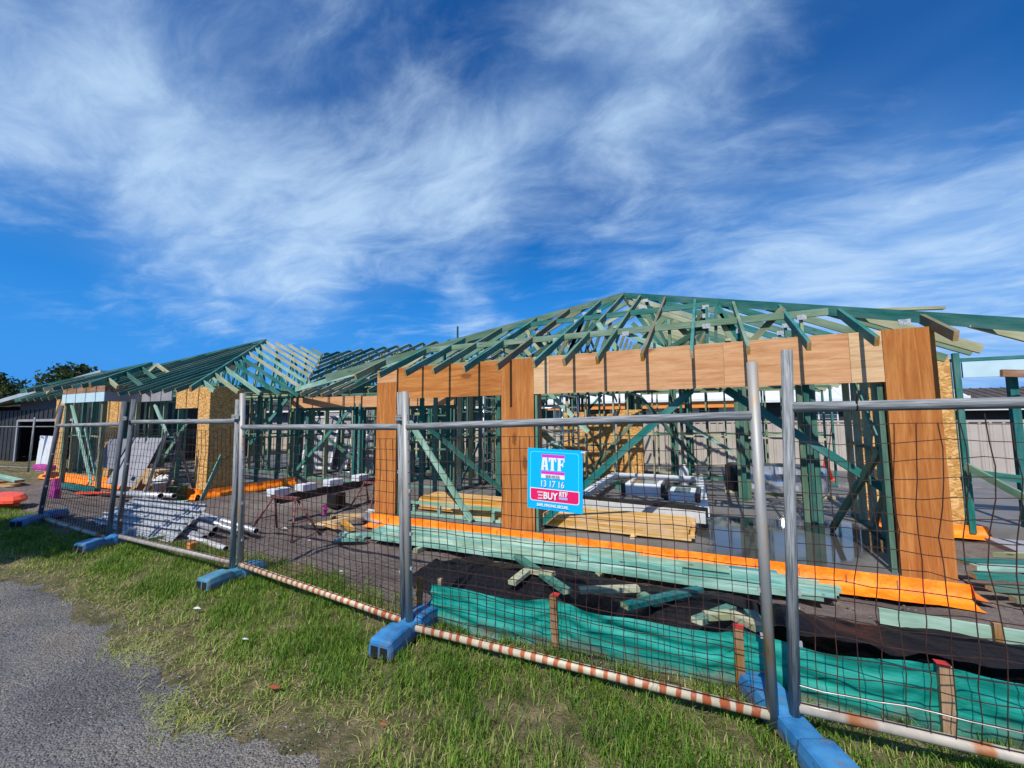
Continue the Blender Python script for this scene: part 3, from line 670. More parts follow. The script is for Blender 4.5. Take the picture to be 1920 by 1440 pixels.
beam('wall_plate', (-15.9, 4.98, .10), (-13.55, 4.94, .10), .10, .12, 'treated_teal', house)
beam('brace', (-15.35, 4.94, 2.25), (-13.8, 4.92, .25), .03, .10, 'treated_mint', house)
beam('brace', (-15.2, 5.2, 1.6), (-14.0, 5.1, .25), .03, .10, 'treated_mint', house)
beam('brace', (-12.9, 5.7, 2.2), (-12.2, 5.7, 1.4), .03, .09, 'treated_mint', house)
beam('brace', (-12.7, 5.7, .5), (-11.3, 5.7, 1.8), .03, .09, 'treated', house)
# nail plates where trusses are pressed together
for x, y, z in ((-5.05, 5.62, 2.70), (1.83, 5.53, 2.72), (-2.6, 6.6, 3.15), (.4, 6.3, 2.92), (.62, 6.35, 2.75), (-9.3, 8.3, 2.86), (-8.3, 8.4, 2.9)):
    block('nail_plate', (x-.05, y-.01, z-.03), (x+.05, y-.004, z+.03), 'galv_plate', house)
# orange damp-proof membrane folded over the slab edge
def membrane(pts, nrm, drop=.14, run=.20, zt=.185):
    """pts: top line (x,y); nrm: outward direction"""
    V, F = [], []; n = 0
    (x0, y0), (x1, y1) = pts; L = math.hypot(x1-x0, y1-y0); N = max(8, int(L/.06))
    for i in range(N+1):
        k = i/N; x, y = x0+(x1-x0)*k, y0+(y1-y0)*k
        w1, w2 = .008*wob(x*3, y*3, 3.), .02*wob(x*2+5, y*2, 2.)
        for (o, z) in ((.012, zt), (.020+w1, zt-.05), (.026+w1*1.4, zt-drop), (.07+run*.4+w2*.4, zt-drop-.02+w1), (.04+run+w2, .022)):
            V.append((x+nrm[0]*o, y+nrm[1]*o, z))
    for i in range(N):
        for j in range(4): F.append((i*5+j, i*5+j+1, (i+1)*5+j+1, (i+1)*5+j))
    o = mesh_obj('membrane_strip', V, F, 'membrane', house, smooth=True)
    return o
beam('batten', (1.75, 7.0, 3.20), (2.75, 7.1, 3.14), .07, .035, 'treated_pale', house)
membrane(((-5.30, 5.50), (2.12, 5.50)), (0, -1)); membrane(((2.11, 5.46), (2.11, 8.4)), (1, 0), .12, .12)
membrane(((2.15, 8.44), (3.5, 8.44)), (0, -1), .12, .12)
membrane(((-19.2, 5.72), (-10.40, 5.58)), (0, -1), .10, .12, .24); membrane(((-10.41, 5.52), (-10.41, 7.9)), (1, 0), .10, .05, .22); membrane(((-5.25, 5.5), (-5.25, 7.9)), (-1, 0), .10, .12)
for i in range(17):
    x = -4.9+.405*i; mk = block('membrane_print', (x, 5.467, .075), (x+.010, 5.470, .15), 'formply', house)
# ------------------------------------------------------------------ temporary fence
def fence_panel(label, bl, tl, br, tr, ztl, ztr, zbl, zbr, brail, lpost='galv', rpost='galv', warp=.006, wiremat='wire', pr=.030, nh=17, sp=.078, gap=.10):
    bl, tl, br, tr = map(Vector, (bl, tl, br, tr))
    t = thing('mesh_fence', label, 'fence panel', bl, 'temporary fence panels')
    tube('post', (bl, tl), pr, lpost, t, 12); tube('post', (br, tr), pr, rpost, t, 12)
    L = lambda a, b, z: a+(b-a)*((z-a.z)/(b.z-a.z))
    A, B, Cc, D = L(bl, tl, ztl), L(br, tr, ztr), L(bl, tl, zbl), L(br, tr, zbr)
    u = (B-A).normalized()*pr*.6
    tube('top_rail', (A+u, B-u), .0285, 'galv', t, 14); tube('bottom_rail', (Cc+u, D-u), .030, brail, t, 12)
    V, F = [], []; w = (B-A).length; nv = int(w/sp)
    def P(s, k):
        lo = Cc+(D-Cc)*s; hi = A+(B-A)*s
        q = lo+(hi-lo)*k
        e = min(1, s*8, (1-s)*8, k*6+.15, (1-k)*6+.1)
        q = q+Vector((warp*e*wob(s*4+bl.x, k*5, 1.4), warp*1.6*e*wob(s*3+bl.x, k*3+2, 1.)-.012, warp*e*wob(s*5, k*4+bl.x, 1.5)))
        return q
    def add(path, r):
        v, f = tube_geo(path, r, 4, False); o = len(V); V.extend(v); F.extend([tuple(i+o for i in q) for q in f])
    ktop = 1-gap/(ztl-zbl)
    for i in range(nv+1):
        s = (i+.15)/(nv+.3); add([P(s, k) for k in np.linspace(.005, ktop+(.0 if i % 9 else .5*(1-ktop)), 12)], .0028)
    for j in range(nh):
        k = .02+(ktop-.02)*j/(nh-1); add([P(s, k) for s in np.linspace(.008, .992, 22)], .0028)
    mesh_obj('wire_mesh', [v-bl for v in V], F, wiremat, t, bl)
    for zz in (.45, .8, 1.25):
        for a, b, sgn in ((bl, tl, 1), (br, tr, -1)):
            q = L(a, b, zz+jit(.1)); block('tie_lug', q+Vector((sgn*pr-.010, -.012, -.012)), q+Vector((sgn*pr+.012, .010, .012)), 'galv_bright', t)
    if warp > .015:
        for k in (.012, .075):
            v, f = tube_geo([P(s_, k) for s_ in np.linspace(.008, .992, 22)], .0042, 5, False); mesh_obj('tension_wire', [q-bl for q in v], f, 'wire_light', t, bl)
    return t
PANELS = [
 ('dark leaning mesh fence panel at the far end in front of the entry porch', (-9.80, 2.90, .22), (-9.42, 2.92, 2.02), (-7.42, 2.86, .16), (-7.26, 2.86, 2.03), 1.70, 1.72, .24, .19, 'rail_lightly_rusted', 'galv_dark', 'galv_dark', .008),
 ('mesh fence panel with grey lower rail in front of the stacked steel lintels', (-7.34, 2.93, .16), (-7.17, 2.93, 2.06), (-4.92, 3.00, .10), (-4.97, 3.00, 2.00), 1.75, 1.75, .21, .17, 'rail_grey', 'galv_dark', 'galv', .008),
 ('mesh fence panel with sparsely rust-banded lower rail in front of the red trestle', (-4.84, 3.04, .08), (-4.86, 2.98, 2.07), (-2.37, 2.87, .05), (-2.43, 2.84, 1.99), 1.68, 1.69, .15, .09, 'rail_striped', 'galv_rust', 'galv', .008),
 ('mesh fence panel with densely rust-striped lower rail that carries the blue sign', (-2.285, 2.83, .05), (-2.345, 2.80, 1.99), (.24, 2.86, .04), (.235, 2.87, 2.08), 1.69, 1.76, .08, .09, 'rail_striped', 'galv_rust', 'galv_rust', .009),
 ('mesh fence panel with bent wires and plain whitish lower rail in front of right pier', (.345, 2.89, .04), (.415, 2.87, 2.14), (2.78, 2.95, .05), (2.80, 2.95, 2.12), 1.805, 1.82, .15, .16, 'rail_lightly_rusted', 'galv', 'galv', .018)]
for i, p in enumerate(PANELS):
    f = fence_panel(*p, wiremat='wire', sp=.078 if i < 4 else .092)
    if i == 4:
        q = Vector((.72, 2.88, 1.807)); V, F = tube_geo([q+Vector((0, .026*math.cos(a), .026*math.sin(a))) for a in np.linspace(0, 6.28, 13)], .005, 5); mesh_obj('cable_tie', [v-q for v in V], F, 'black_plastic', f, q)
        tube('cable_tie', (q+Vector((0, -.02, .01)), q+Vector((.004, -.025, .09))), .004, 'black_plastic', f, 5)
for x, y, z in ((-2.375, 2.83, 1.77), (-4.915, 2.98, 1.80), (-7.215, 2.89, 1.80)):
    b = thing('fence_clamp', {-2.375: 'galvanised clamp joining the two posts left of the blue sign', -4.915: 'clamp joining the two posts in front of the shaded bracing sheet', -7.215: 'dark clamp joining the two posts beside the grey leaning board'}[x], 'clamp', (x, y, z), 'post clamps on the temporary fence')
    block('clamp_plate', (x-.066, y-.040, z-.025), (x+.066, y-.032, z+.025), 'galv', b, .002); block('clamp_plate', (x-.066, y+.045, z-.025), (x+.066, y+.053, z+.025), 'galv', b, .002)
    tube('bolt', ((x, y-.045, z), (x, y+.060, z)), .008, 'galv_dark', b, 6)
# blue plastic feet
def fence_foot(label, c, rot, L=.60, Wd=.20, Hh=.12, mat='blue_foot'):
    z = H(c[0], c[1])
    t = thing('ballast_block', label, 'fence foot', (c[0], c[1], z+.012), 'blue plastic feet of the temporary fence')
    t.rotation_euler = (jit(.02), jit(.02), rot)
    secs = [(-.50, .92, .78), (-.46, 1.0, .90), (-.30, 1.0, 1.0), (-.12, .94, 1.0), (-.08, .78, .80), (.08, .78, .80), (.12, .94, 1.0), (.30, 1.0, 1.0), (.46, 1.0, .90), (.5, .92, .78)]
    V, F = [], []; n = 8
    for y, w, h in secs:
        hw = Wd*.5*w; hh = Hh*h
        for (a, b) in ((-1, -.02), (-.98, .50), (-.86, .93), (-.80, 1), (.80, 1), (.86, .93), (.98, .50), (1, -.02)): V.append((hw*a, y*L, hh*b))
    for i in range(len(secs)-1):
        for k in range(n-1): F.append((i*n+k, (i+1)*n+k, (i+1)*n+k+1, i*n+k+1))
    F.append(tuple(range(n))); F.append(tuple(range(len(secs)*n-1, len(secs)*n-n-1, -1)))
    me = bpy.data.meshes.new('body'); me.from_pydata(V, [], F); me.materials.append(M(mat)); o = bpy.data.objects.new('body', me); COL.objects.link(o); o.parent = t
    bm = bmesh.new(); bm.from_mesh(me); bmesh.ops.recalc_face_normals(bm, faces=bm.faces[:]); bmesh.ops.bevel(bm, geom=[e for e in bm.edges if e.calc_face_angle(0) > .5], offset=.006, segments=2, affect='EDGES'); bm.to_mesh(me); bm.free()
    for s in (-1, 1):
        for dx in (-.042, .042):
            r = bpy.data.objects.new('recess', box_mesh('recess', .062, .03, .075, 'black_hole')); COL.objects.link(r); r.parent = t; r.location = (dx, s*(L*.5-.010), .040)  # solid black block standing for the shade of an end hollow
fence_foot('dark blue plastic foot in the shade under the leaning end post', (-9.75, 2.90), R(38), .85)
fence_foot('blue plastic foot half sunk in grass beside the stacked steel lintels', (-7.33, 2.80), R(14))
fence_foot('pale blue weathered foot under the posts in front of the shaded bracing sheet', (-4.86, 2.98), R(5), .68, mat='blue_foot_pale')
fence_foot('cracked bright blue foot in long grass under the posts left of the sign', (-2.29, 2.80), R(3), .66, .22, .135)
fence_foot('large smooth blue foot under the posts by the silt cloth stake', (.36, 2.80), R(24), 1.0, .21, .115)
blk = block('plastic_block', (-2.30, 3.12, .0), (-2.05, 3.34, .085), 'blue_foot_pale', None, .02); blk.rotation_euler = (0, .1, .4); tag(blk, 'faded blue plastic block lying in grass behind the cracked fence foot', 'block')

# ------------------------------------------------------------------ fence sign
def text_mesh(s, size, mat, parent, loc, align='CENTER', off=0., xs=1.):
    cu = bpy.data.curves.new('lettering', 'FONT'); cu.body = s; cu.size = size; cu.align_x = align; cu.align_y = 'CENTER'; cu.offset = off; cu.resolution_u = 3; cu.fill_mode = 'FRONT'
    tmp = bpy.data.objects.new('lettering', cu); COL.objects.link(tmp); dg = bpy.context.evaluated_depsgraph_get()
    me = bpy.data.meshes.new_from_object(tmp.evaluated_get(dg)); bpy.data.objects.remove(tmp)
    for v in me.vertices: v.co = Vector((v.co.x*xs, 0, v.co.y))
    me.materials.clear(); me.materials.append(M(mat))
    o = bpy.data.objects.new('lettering', me); COL.objects.link(o); o.parent = parent; o.location = loc; return o
def build_sign():
    W, Hs = .410, .425; cx, cz = -1.008, 1.325
    t = thing('safety_sign', 'sky blue sign with white ATF lettering and pink bars tied to the mesh fence', 'sign', (cx, 2.79, cz)); t.rotation_euler = (R(1), R(1.6), R(-1))
    bend = lambda x: .010*math.sin(x*9)
    N = 12; V, F = [], []
    for i in range(N+1):
        x = -W/2+W*i/N
        for y, z in ((0, -Hs/2), (0, Hs/2), (.004, Hs/2), (.004, -Hs/2)): V.append((x, y, z))
    for i in range(N):
        for k in range(4): F.append((i*4+k, i*4+(k+1) % 4, (i+1)*4+(k+1) % 4, (i+1)*4+k))
    F += [(3, 2, 1, 0), (N*4, N*4+1, N*4+2, N*4+3)]
    mesh_obj('board', V, F, 'sign_blue', t, t.location)
    dep = [-.0006]
    def poly(name, pts, mat):
        dep[0] -= .0002; o = mesh_obj(name, [(x*W/2, dep[0], z*Hs/2) for x, z in pts], [tuple(range(len(pts)))], mat, t, t.location); return o
    def rect(name, x0, z0, x1, z1, mat): return poly(name, [(x0, z0), (x1, z0), (x1, z1), (x0, z1)], mat)
    def rrect(x0, z0, x1, z1, r, corners):
        pts = []
        for cx_, cz_, a0, on in ((x1-r, z1-r, 0, corners[0]), (x0+r, z1-r, 90, corners[1]), (x0+r, z0+r, 180, corners[2]), (x1-r, z0+r, 270, corners[3])):
            if on: pts += [(cx_+r*math.cos(R(a0+q)), cz_+r*math.sin(R(a0+q))) for q in range(0, 91, 15)]
            else: s = {0: (1, 1), 90: (-1, 1), 180: (-1, -1), 270: (1, -1)}[a0]; pts.append((cx_+r*s[0], cz_+r*s[1]))
        return pts
    # outline round the upper field, then the pink banner
    poly('outline', rrect(-.90, -.72, .87, .90, .10, (1, 1, 1, 1)), 'sign_cyan'); poly('field', rrect(-.875, -.70, .845, .875, .09, (1, 1, 1, 1)), 'sign_blue')
    poly('outline', rrect(-.895, -.74, .885, -.31, .09, (0, 0, 1, 1)), 'sign_white'); poly('banner', rrect(-.87, -.715, .86, -.335, .08, (0, 0, 1, 1)), 'sign_red')
    rect('bar', -.47, .72, .37, .81, 'sign_pink'); rect('bar', -.48, .17, .37, .26, 'sign_pink'); rect('plate', -.48, .03, .37, .165, 'sign_white')
    def atf(x0, z0, w, h):
        X = lambda a: x0+a*w; Z = lambda a: z0+a*h
        Pp = lambda pts: poly('letter', [(X(a), Z(b)) for a, b in pts], 'sign_white')
        Pp([(.0, 0), (.13, 0), (.13, .08), (.115, .08), (.165, .98), (.06, .98), (.015, .08), (0, .08)]); Pp([(.19, 0), (.32, 0), (.32, .08), (.305, .08), (.255, 1), (.06, 1), (.06, .90), (.155, .90), (.205, .08), (.19, .08)])
        Pp([(.10, .26), (.22, .26), (.22, .40), (.10, .40)])
        Pp([(.33, .68), (.38, .68), (.39, .86), (.43, .86), (.43, .08), (.40, .08), (.40, 0), (.58, 0), (.58, .08), (.55, .08), (.55, .86), (.59, .86), (.60, .68), (.65, .68), (.65, 1), (.33, 1)])
        Pp([(.70, 0), (.87, 0), (.87, .08), (.84, .08), (.84, .44), (.90, .44), (.90, .34), (.945, .34), (.945, .68), (.90, .68), (.90, .58), (.84, .58), (.84, .88), (.95, .88), (.955, .70), (1.0, .70), (1.0, 1), (.68, 1), (.68, .92), (.72, .92), (.72, .08), (.70, .08)])
    atf(-.49, .29, .86, .42); atf(.175, -.52, .31, .155); rect('bar', .18, -.62, .48, -.54, 'sign_lilac')
    zz = lambda a: a*Hs/2; xx = lambda a: a*W/2
    text_mesh('SERVICES', .026, 'sign_grey', t, (xx(-.055), -.008, zz(.098)), off=.0006)
    text_mesh('13 17 16', .062, 'sign_white', t, (xx(-.07), -.008, zz(-.155)), off=.0006, xs=.82)
    text_mesh('BUY', .066, 'sign_white', t, (xx(-.13), -.008, zz(-.545)), off=.0022, xs=.85)
    for i, s in enumerate(('NOW', 'YOU', 'CAN')): text_mesh(s, .0165, 'sign_white', t, (xx(-.50), -.008, zz(-.44-.10*i)), off=.0006)
    text_mesh('SAFE. STRONG. SECURE.', .026, 'sign_white', t, (xx(-.05), -.008, zz(-.855)), off=.0011, xs=.83)
    for sx, sz in ((-1, 1), (1, 1), (-1, -1), (1, -1)):
        block('cable_tie', t.location+Vector((sx*.195, -.006, sz*.20-.004)), t.location+Vector((sx*.195+sx*.028, .05, sz*.20+.004)), 'litter_white', t) if sx > 0 and sz > 0 else None
build_sign()

# ------------------------------------------------------------------ silt barrier, plastic sheet, boards in front of the slab
def build_silt():
    t = thing('silt_fence', 'sagging teal woven silt cloth stapled to red-topped stakes behind the mesh fence', 'silt fence', (-2.3, 3.2, 0))
    line = [(-2.27, 3.13), (-1.15, 3.22), (.10, 3.25), (1.10, 3.30), (2.25, 3.33), (3.4, 3.36)]
    N = 220; M_ = 14; V, F = [], []
    x0, x1 = line[0][0], line[-1][0]
    st = [p[0] for p in line]
    for i in range(N+1):
        x = x0+(x1-x0)*i/N; y = interp(line, x)
        j = max(k for k in range(len(st)-1) if st[k] <= x+1e-9); u = (x-st[j])/(st[j+1]-st[j]); sag = 4*u*(1-u)
        top = .345-.045*sag+.008*math.sin(x*9)+(.02 if x > .1 else 0)
        for m in range(M_+1):
            k = m/M_; z = top*k-.015*(1-k)
            fold = .011*math.sin((k*3.2+u*1.1+j*.7)*5.2+sag*2.4)*min(1, 3*u+.15, 3*(1-u)+.15)+.004*math.sin(k*23+u*6+j)+.006*wob(x*2, k*6, 2.)
            for q_ in st[1:]:
                dx_ = x-q_; fold += .011*math.exp(-abs(dx_)/.28)*math.sin(math.atan2(z-top*.85, abs(dx_)+.02)*13+q_*3)*min(1, abs(dx_)*18)
            V.append((x, y-.035-.04*sag*(1-k)*(.6+.4*math.sin(x*3))+fold, z+.015*math.sin(x*5)*(1-k)))
    for i in range(N):
        for m in range(M_): F.append((i*(M_+1)+m, (i+1)*(M_+1)+m, (i+1)*(M_+1)+m+1, i*(M_+1)+m+1))
    mesh_obj('cloth', V, F, 'silt_cloth', t, smooth=True)
    for x, y, h, m in ((-1.15, 3.18, .385, 'stake_wood'), (.10, 3.19, .39, 'stake_wood'), (1.10, 3.24, .37, 'stake_wood'), (2.25, 3.27, .37, 'stake_wood')):
        s = beam('stake', (x, y, -.08), (x+jit(.02), y+jit(.01), h), .056, .05, m, t, bev=.003); beam('red_cap', (x, y, h+.001), (x, y, h+.010), .058, .052, 'red_paint', t)
build_silt()
for x, y, h, lb in ((-2.40, 3.08, .36, 'leaning raw timber stake behind the rusted fence post'), (-2.28, 3.20, .33, 'dark timber stake at the free end of the teal cloth')):
    s = beam('timber_stake', (x, y, -.05), (x+.01, y+.02, h), .055, .03, 'stake_wood', None); tag(s, lb, 'stake')
tag(mesh_obj('plastic_bag', *(lambda g: ([v+Vector((.02*wob(v.x*30, v.z*30), .02*wob(v.y*30, v.z*20), 0)) for v in g[0]], g[1]))(tube_geo([(-2.36, 3.28, .05), (-2.34, 3.28, .12), (-2.32, 3.27, .19)], .07, 9, True, .02)), 'blue_tarp', smooth=False), 'crumpled bright blue plastic bag between two timber stakes', 'plastic bag')
def sheet(name, label, x0, x1, y0f, y1f, hf, nx=120, ny=44):
    V, F = [], []
    for i in range(nx+1):
        x = x0+(x1-x0)*i/nx
        ya, yb = y0f(x), y1f(x)
        for j in range(ny+1):
            k = j/ny; y = ya+(yb-ya)*k; V.append((x, y, H(x, y)+hf(x, y, k)))
    for i in range(nx):
        for j in range(ny): F.append((i*(ny+1)+j, (i+1)*(ny+1)+j, (i+1)*(ny+1)+j+1, i*(ny+1)+j+1))
    return tag(mesh_obj(name, V, F, 'black_sheet', smooth=True), label, 'plastic sheet')
def wrk(x, y): return .018*wob(x, y, 3.3)+.010*abs(math.sin(x*9+4*math.sin(y*3)))+.009*wob(x+1, y+2, 8.)
sheet('plastic_sheet', 'crumpled dusty black plastic sheet under the scattered green offcuts', -3.05, .42, lambda x: 3.42+.25*ss(-2.3, -3.05, x)+.06*wob(x, 1, 3), lambda x: 4.72+.05*wob(x, 0, 3)-.4*ss(-2.6, -3.05, x),
      lambda x, y, k: .045+wrk(x, y)+.10*math.exp(-((x+1.9)/.7)**2-((y-4.1)/.4)**2)+.07*math.exp(-((x+.3)/.4)**2-((y-4.2)/.4)**2)+.03*math.sin(math.pi*k)*ss(.42, .1, x)-.06*(abs(2*k-1)**8))
sheet('plastic_sheet', 'smooth navy-black plastic sheet with shiny rolled hem behind the teal cloth', .30, 4.4, lambda x: 3.36, lambda x: 4.52+.04*wob(x, 0, 3),
      lambda x, y, k: .20-.12*k+.5*wrk(x, y)+.16*math.exp(-((x-.45)/.22)**2)*math.sin(math.pi*min(1, k*1.1))-.07*(max(0, k-.93)/.07)+.15*ss(.12, 0, k)*(1+.16*math.sin(x*22)*math.sin(x*5)))
# green offcuts scattered on the sheet
OFF = [((-2.06, 4.42, .20), (-1.22, 3.68, .22), 'treated', 'dusty green offcut running down the black sheet towards a red-topped stake'), ((-1.78, 3.70, .20), (-1.74, 4.02, .23), 'treated_pale', 'short pale offcut with angled end on the crumpled sheet'), ((-1.72, 4.02, .225), (-1.46, 3.98, .235), 'treated_pale', 'short pale green offcut lying against the dusty board'),
       ((-1.14, 3.78, .21), (-.66, 4.02, .22), 'treated_pale', 'round-ended pale sapwood offcut lying on the black sheet'), ((-.70, 3.55, .24), (-.16, 4.28, .20), 'treated_teal', 'long teal offcut crossing another piece on the black sheet'), ((-.64, 4.02, .17), (-.48, 3.86, .175), 'treated', 'stub of green timber under the crossing teal offcut'),
       ((-.16, 3.45, .27), (.08, 3.98, .20), 'treated', 'green offcut leaning on the top edge of the teal cloth'), ((-.10, 3.52, .29), (.07, 3.62, .29), 'treated_pale', 'small pale offcut bridging two others near the stake'), ((.06, 3.66, .28), (.24, 3.40, .32), 'treated_pale', 'pale wedge of timber poking over the teal cloth'), ((.21, 3.95, .20), (.26, 3.52, .28), 'treated', 'short green offcut in the fold between both black sheets')]
for a, b, m, lb in OFF: tag(beam('timber_offcut', a, b, .085, .04, m, end='treated_pale'), lb, 'timber offcut', 'green offcuts on the black sheet')
# the stack of long boards
for k, (y, x0, x1, z) in enumerate([(4.72, -4.45, .35, .085), (4.82, -4.62, .86, .085), (4.92, -4.40, .98, .085), (5.02, -4.72, 1.02, .085), (5.12, -4.5, 1.06, .085), (5.22, -4.3, .9, .085),
                                   (4.80, -4.30, -1.45, .132), (4.90, -4.55, -.35, .132), (5.00, -4.6, .62, .132), (5.10, -4.35, .66, .132), (5.20, -4.40, -.85, .132), (5.17, -.80, .55, .136), (5.06, -4.2, -2.0, .178), (4.98, -4.45, .1, .178)]):
    dy = .05; b = beam('timber_board', (x0, y-dy+jit(.012), z), (x1, y+dy+jit(.012), z), .088, .043, 'board_aqua', end='treated_pale')
    tag(b, 'long aqua treated board in the stack beside the orange membrane', 'board', 'long boards stacked along the slab front')
for x in (-3.6, -1.2, .6): tag(beam('timber_bearer', (x, 4.55, .03), (x+.03, 5.3, .03), .07, .06, 'treated_pale'), 'bearer under the stack of long aqua boards', 'bearer', 'bearers under the long boards')
for a, b in (((-4.95, 4.45, .05), (-4.55, 4.62, .06)), ((-5.0, 4.62, .09), (-4.6, 4.55, .10)), ((-4.92, 4.75, .05), (-4.5, 4.9, .06))):
    tag(beam('timber_offcut', a, b, .09, .04, 'board_aqua', end='treated_pale'), 'aqua offcut dropped at the left end of the long boards', 'timber offcut', 'offcuts at the end of the long boards')
# ------------------------------------------------------------------ pine packs on the slab
def pack(x0, x1, y0, nx, nz, z0, label, group):
    for j in range(nz):
        for i in range(nx):
            if i in (0, nx-1) or j in (nz-1,) or True:
                e = jit(.05); b = beam('pine_board', (x0+jit(.05), y0+i*.0725, z0+.017+j*.0345), (x1+e, y0+i*.0725+jit(.004), z0+.017+j*.0345), .0695, .033, 'pine', end='end_grain')
                tag(b, label, 'board', group)
pack(-3.9, -.30, 5.86, 9, 5, S+.03, 'yellow pine board in the pack lying right of the middle pier', 'pine boards in the right pack')
pack(-4.7, -2.95, 6.05, 8, 6, S+.03, 'yellow pine board in the pack behind the low green ladder frame', 'pine boards in the left pack')
fr = thing('timber_rack', 'low green ladder frame standing on the slab in front of yellow pine', 'frame', (-4.6, 5.72, S))
for z in (.21, .385): beam('plate', (-4.7, 5.70, z), (-2.83, 5.76, z), .045, .04, 'treated_mint', fr)
for x in (-4.55, -4.05, -3.55, -3.05): beam('stud', (x, 5.72, .23), (x, 5.72, .365), .05, .045, 'treated_mint', fr)
for x in (-3.7, -1.0): tag(beam('timber_bearer', (x, 5.75, S+.015), (x, 6.6, S+.015), .07, .03, 'pine'), 'pine bearer on the slab under a yellow pack', 'bearer', 'bearers under the pine packs')
# ------------------------------------------------------------------ things standing on the slab
def build_scaffold():
    t = thing('mobile_scaffold', 'aluminium mobile scaffold tower on castors inside the garage', 'scaffold', (-5.0, 8.9, S))
    x0, x1, y0, y1 = -5.02, -3.0, 8.9, 10.1
    for x, y in ((x0, y0), (x1, y0), (x0, y1), (x1, y1)):
        tube('upright', ((x, y, S+.2), (x, y, 2.35)), .024, 'alu', t); w = tube('castor', ((x-.02, y, S+.085), (x+.02, y, S+.085)), .085, 'black_plastic', t, 16); tube('castor_hub', ((x-.024, y, S+.085), (x+.024, y, S+.085)), .055, 'red_steel', t, 12)
    for z in (.45, .95, 1.45, 1.95, 2.3):
        for x in (x0, x1): tube('rung', ((x, y0, z), (x, y1, z)), .017, 'alu', t)
    for y in (y0, y1):
        for z in (.75, 1.62, 2.05): tube('ledger', ((x0, y, z), (x1, y, z)), .02, 'alu', t)
        tube('diagonal', ((x0, y, .75), (x1, y, 1.3)), .018, 'alu', t); tube('diagonal', ((x0, y, 2.0), (x1, y, 1.4)), .018, 'alu', t)
    block('deck', (x0+.03, y0+.1, 1.47), (x1-.03, y1-.1, 1.51), 'pine_raw', t)
build_scaffold()
def ladder(label, a, b, wid, rungs, mat='alu'):
    a, b = Vector(a), Vector(b); t = thing('ladder', label, 'ladder', a); s = Vector((wid/2, 0, 0))
    for q in (-s, s): beam('stile', a+q, b+q, .03, .06, mat, t)
    for i in range(rungs): k = (i+.6)/rungs; c = a+(b-a)*k; tube('rung', (c-s, c+s), .014, mat, t, 6)
ladder('aluminium ladder leaning inside the recess beside the teal posts', (-9.35, 8.6, S), (-8.95, 9.5, 2.2), .42, 8)
def window_unit(label, c, w, h, lean, cat='window'):
    t = thing('window_unit', label, cat, c, 'white windows stacked inside the recess'); x, y, z = c
    q = lambda u, v: Vector((x+u, y+lean*v, z+v))
    for u in (-w/2, w/2): beam('frame', q(u, 0), q(u, h), .07, .06, 'white_paint', t)
    for v in (.03, h-.03): beam('frame', q(-w/2, v), q(w/2, v), .07, .06, 'white_paint', t)
    beam('mullion', q(0, 0), q(0, h), .05, .05, 'white_paint', t)
    o = mesh_obj('pane', [q(-w/2, 0), q(w/2, 0), q(w/2, h), q(-w/2, h)], [(0, 1, 2, 3)], 'grey_sheet', t)
window_unit('white window unit leaning inside the recess under the ply lintel', (-12.05, 9.9, S), 1.4, 1.75, .22); window_unit('second white window leaning behind the first inside the recess', (-11.7, 10.2, S), 1.5, 1.95, .2)
# large door frame laid flat with wrapped corners
t = thing('door_frame', 'large white door frame laid flat on bearers behind the yellow pine', 'door frame', (-1.2, 7.0, S))
fc = [Vector(p) for p in ((-2.1, 6.95, .40), (-.15, 6.70, .40), (-.30, 10.4, .40), (-2.2, 10.4, .40))]
for i in range(4): beam('frame', fc[i], fc[(i+1) % 4], .14, .10, 'white_paint', t)
beam('seal', fc[0]+Vector((-.05, -.09, .03)), fc[1]+Vector((.05, -.09, .03)), .03, .13, 'black_plastic', t)
beam('sill', fc[0]+Vector((-.05, -.13, -.04)), fc[1]+Vector((.02, -.13, -.04)), .05, .16, 'white_dull', t)
beam('bearer', (-2.0, 7.6, .26), (-.3, 7.5, .26), .09, .16, 'treated', t); beam('bearer', (-2.0, 9.6, .26), (-.4, 9.6, .26), .09, .16, 'treated', t)
def boxed(label, lo, hi):
    t = thing('small_window', label, 'window', lo, 'small windows in wrapping'); lo, hi = Vector(lo), Vector(hi)
    block('frame', lo, hi, 'white_paint', t, .01); block('pane', (lo.x+.08, lo.y+.08, hi.z+.001), (hi.x-.08, hi.y-.08, hi.z+.006), 'glass_pale', t)
    for x in (lo.x-.07, hi.x-.005):
        block('wrapping', (x, lo.y-.02, lo.z-.01), (x+.075, hi.y+.02, hi.z+.02), 'black_plastic', t, .02)
boxed('small white window with black wrapped corners on the flat door frame', (-1.38, 7.35, .46), (-.80, 8.15, .66)); boxed('second small wrapped window beside the first on the door frame', (-.68, 7.2, .46), (-.28, 7.9, .57))
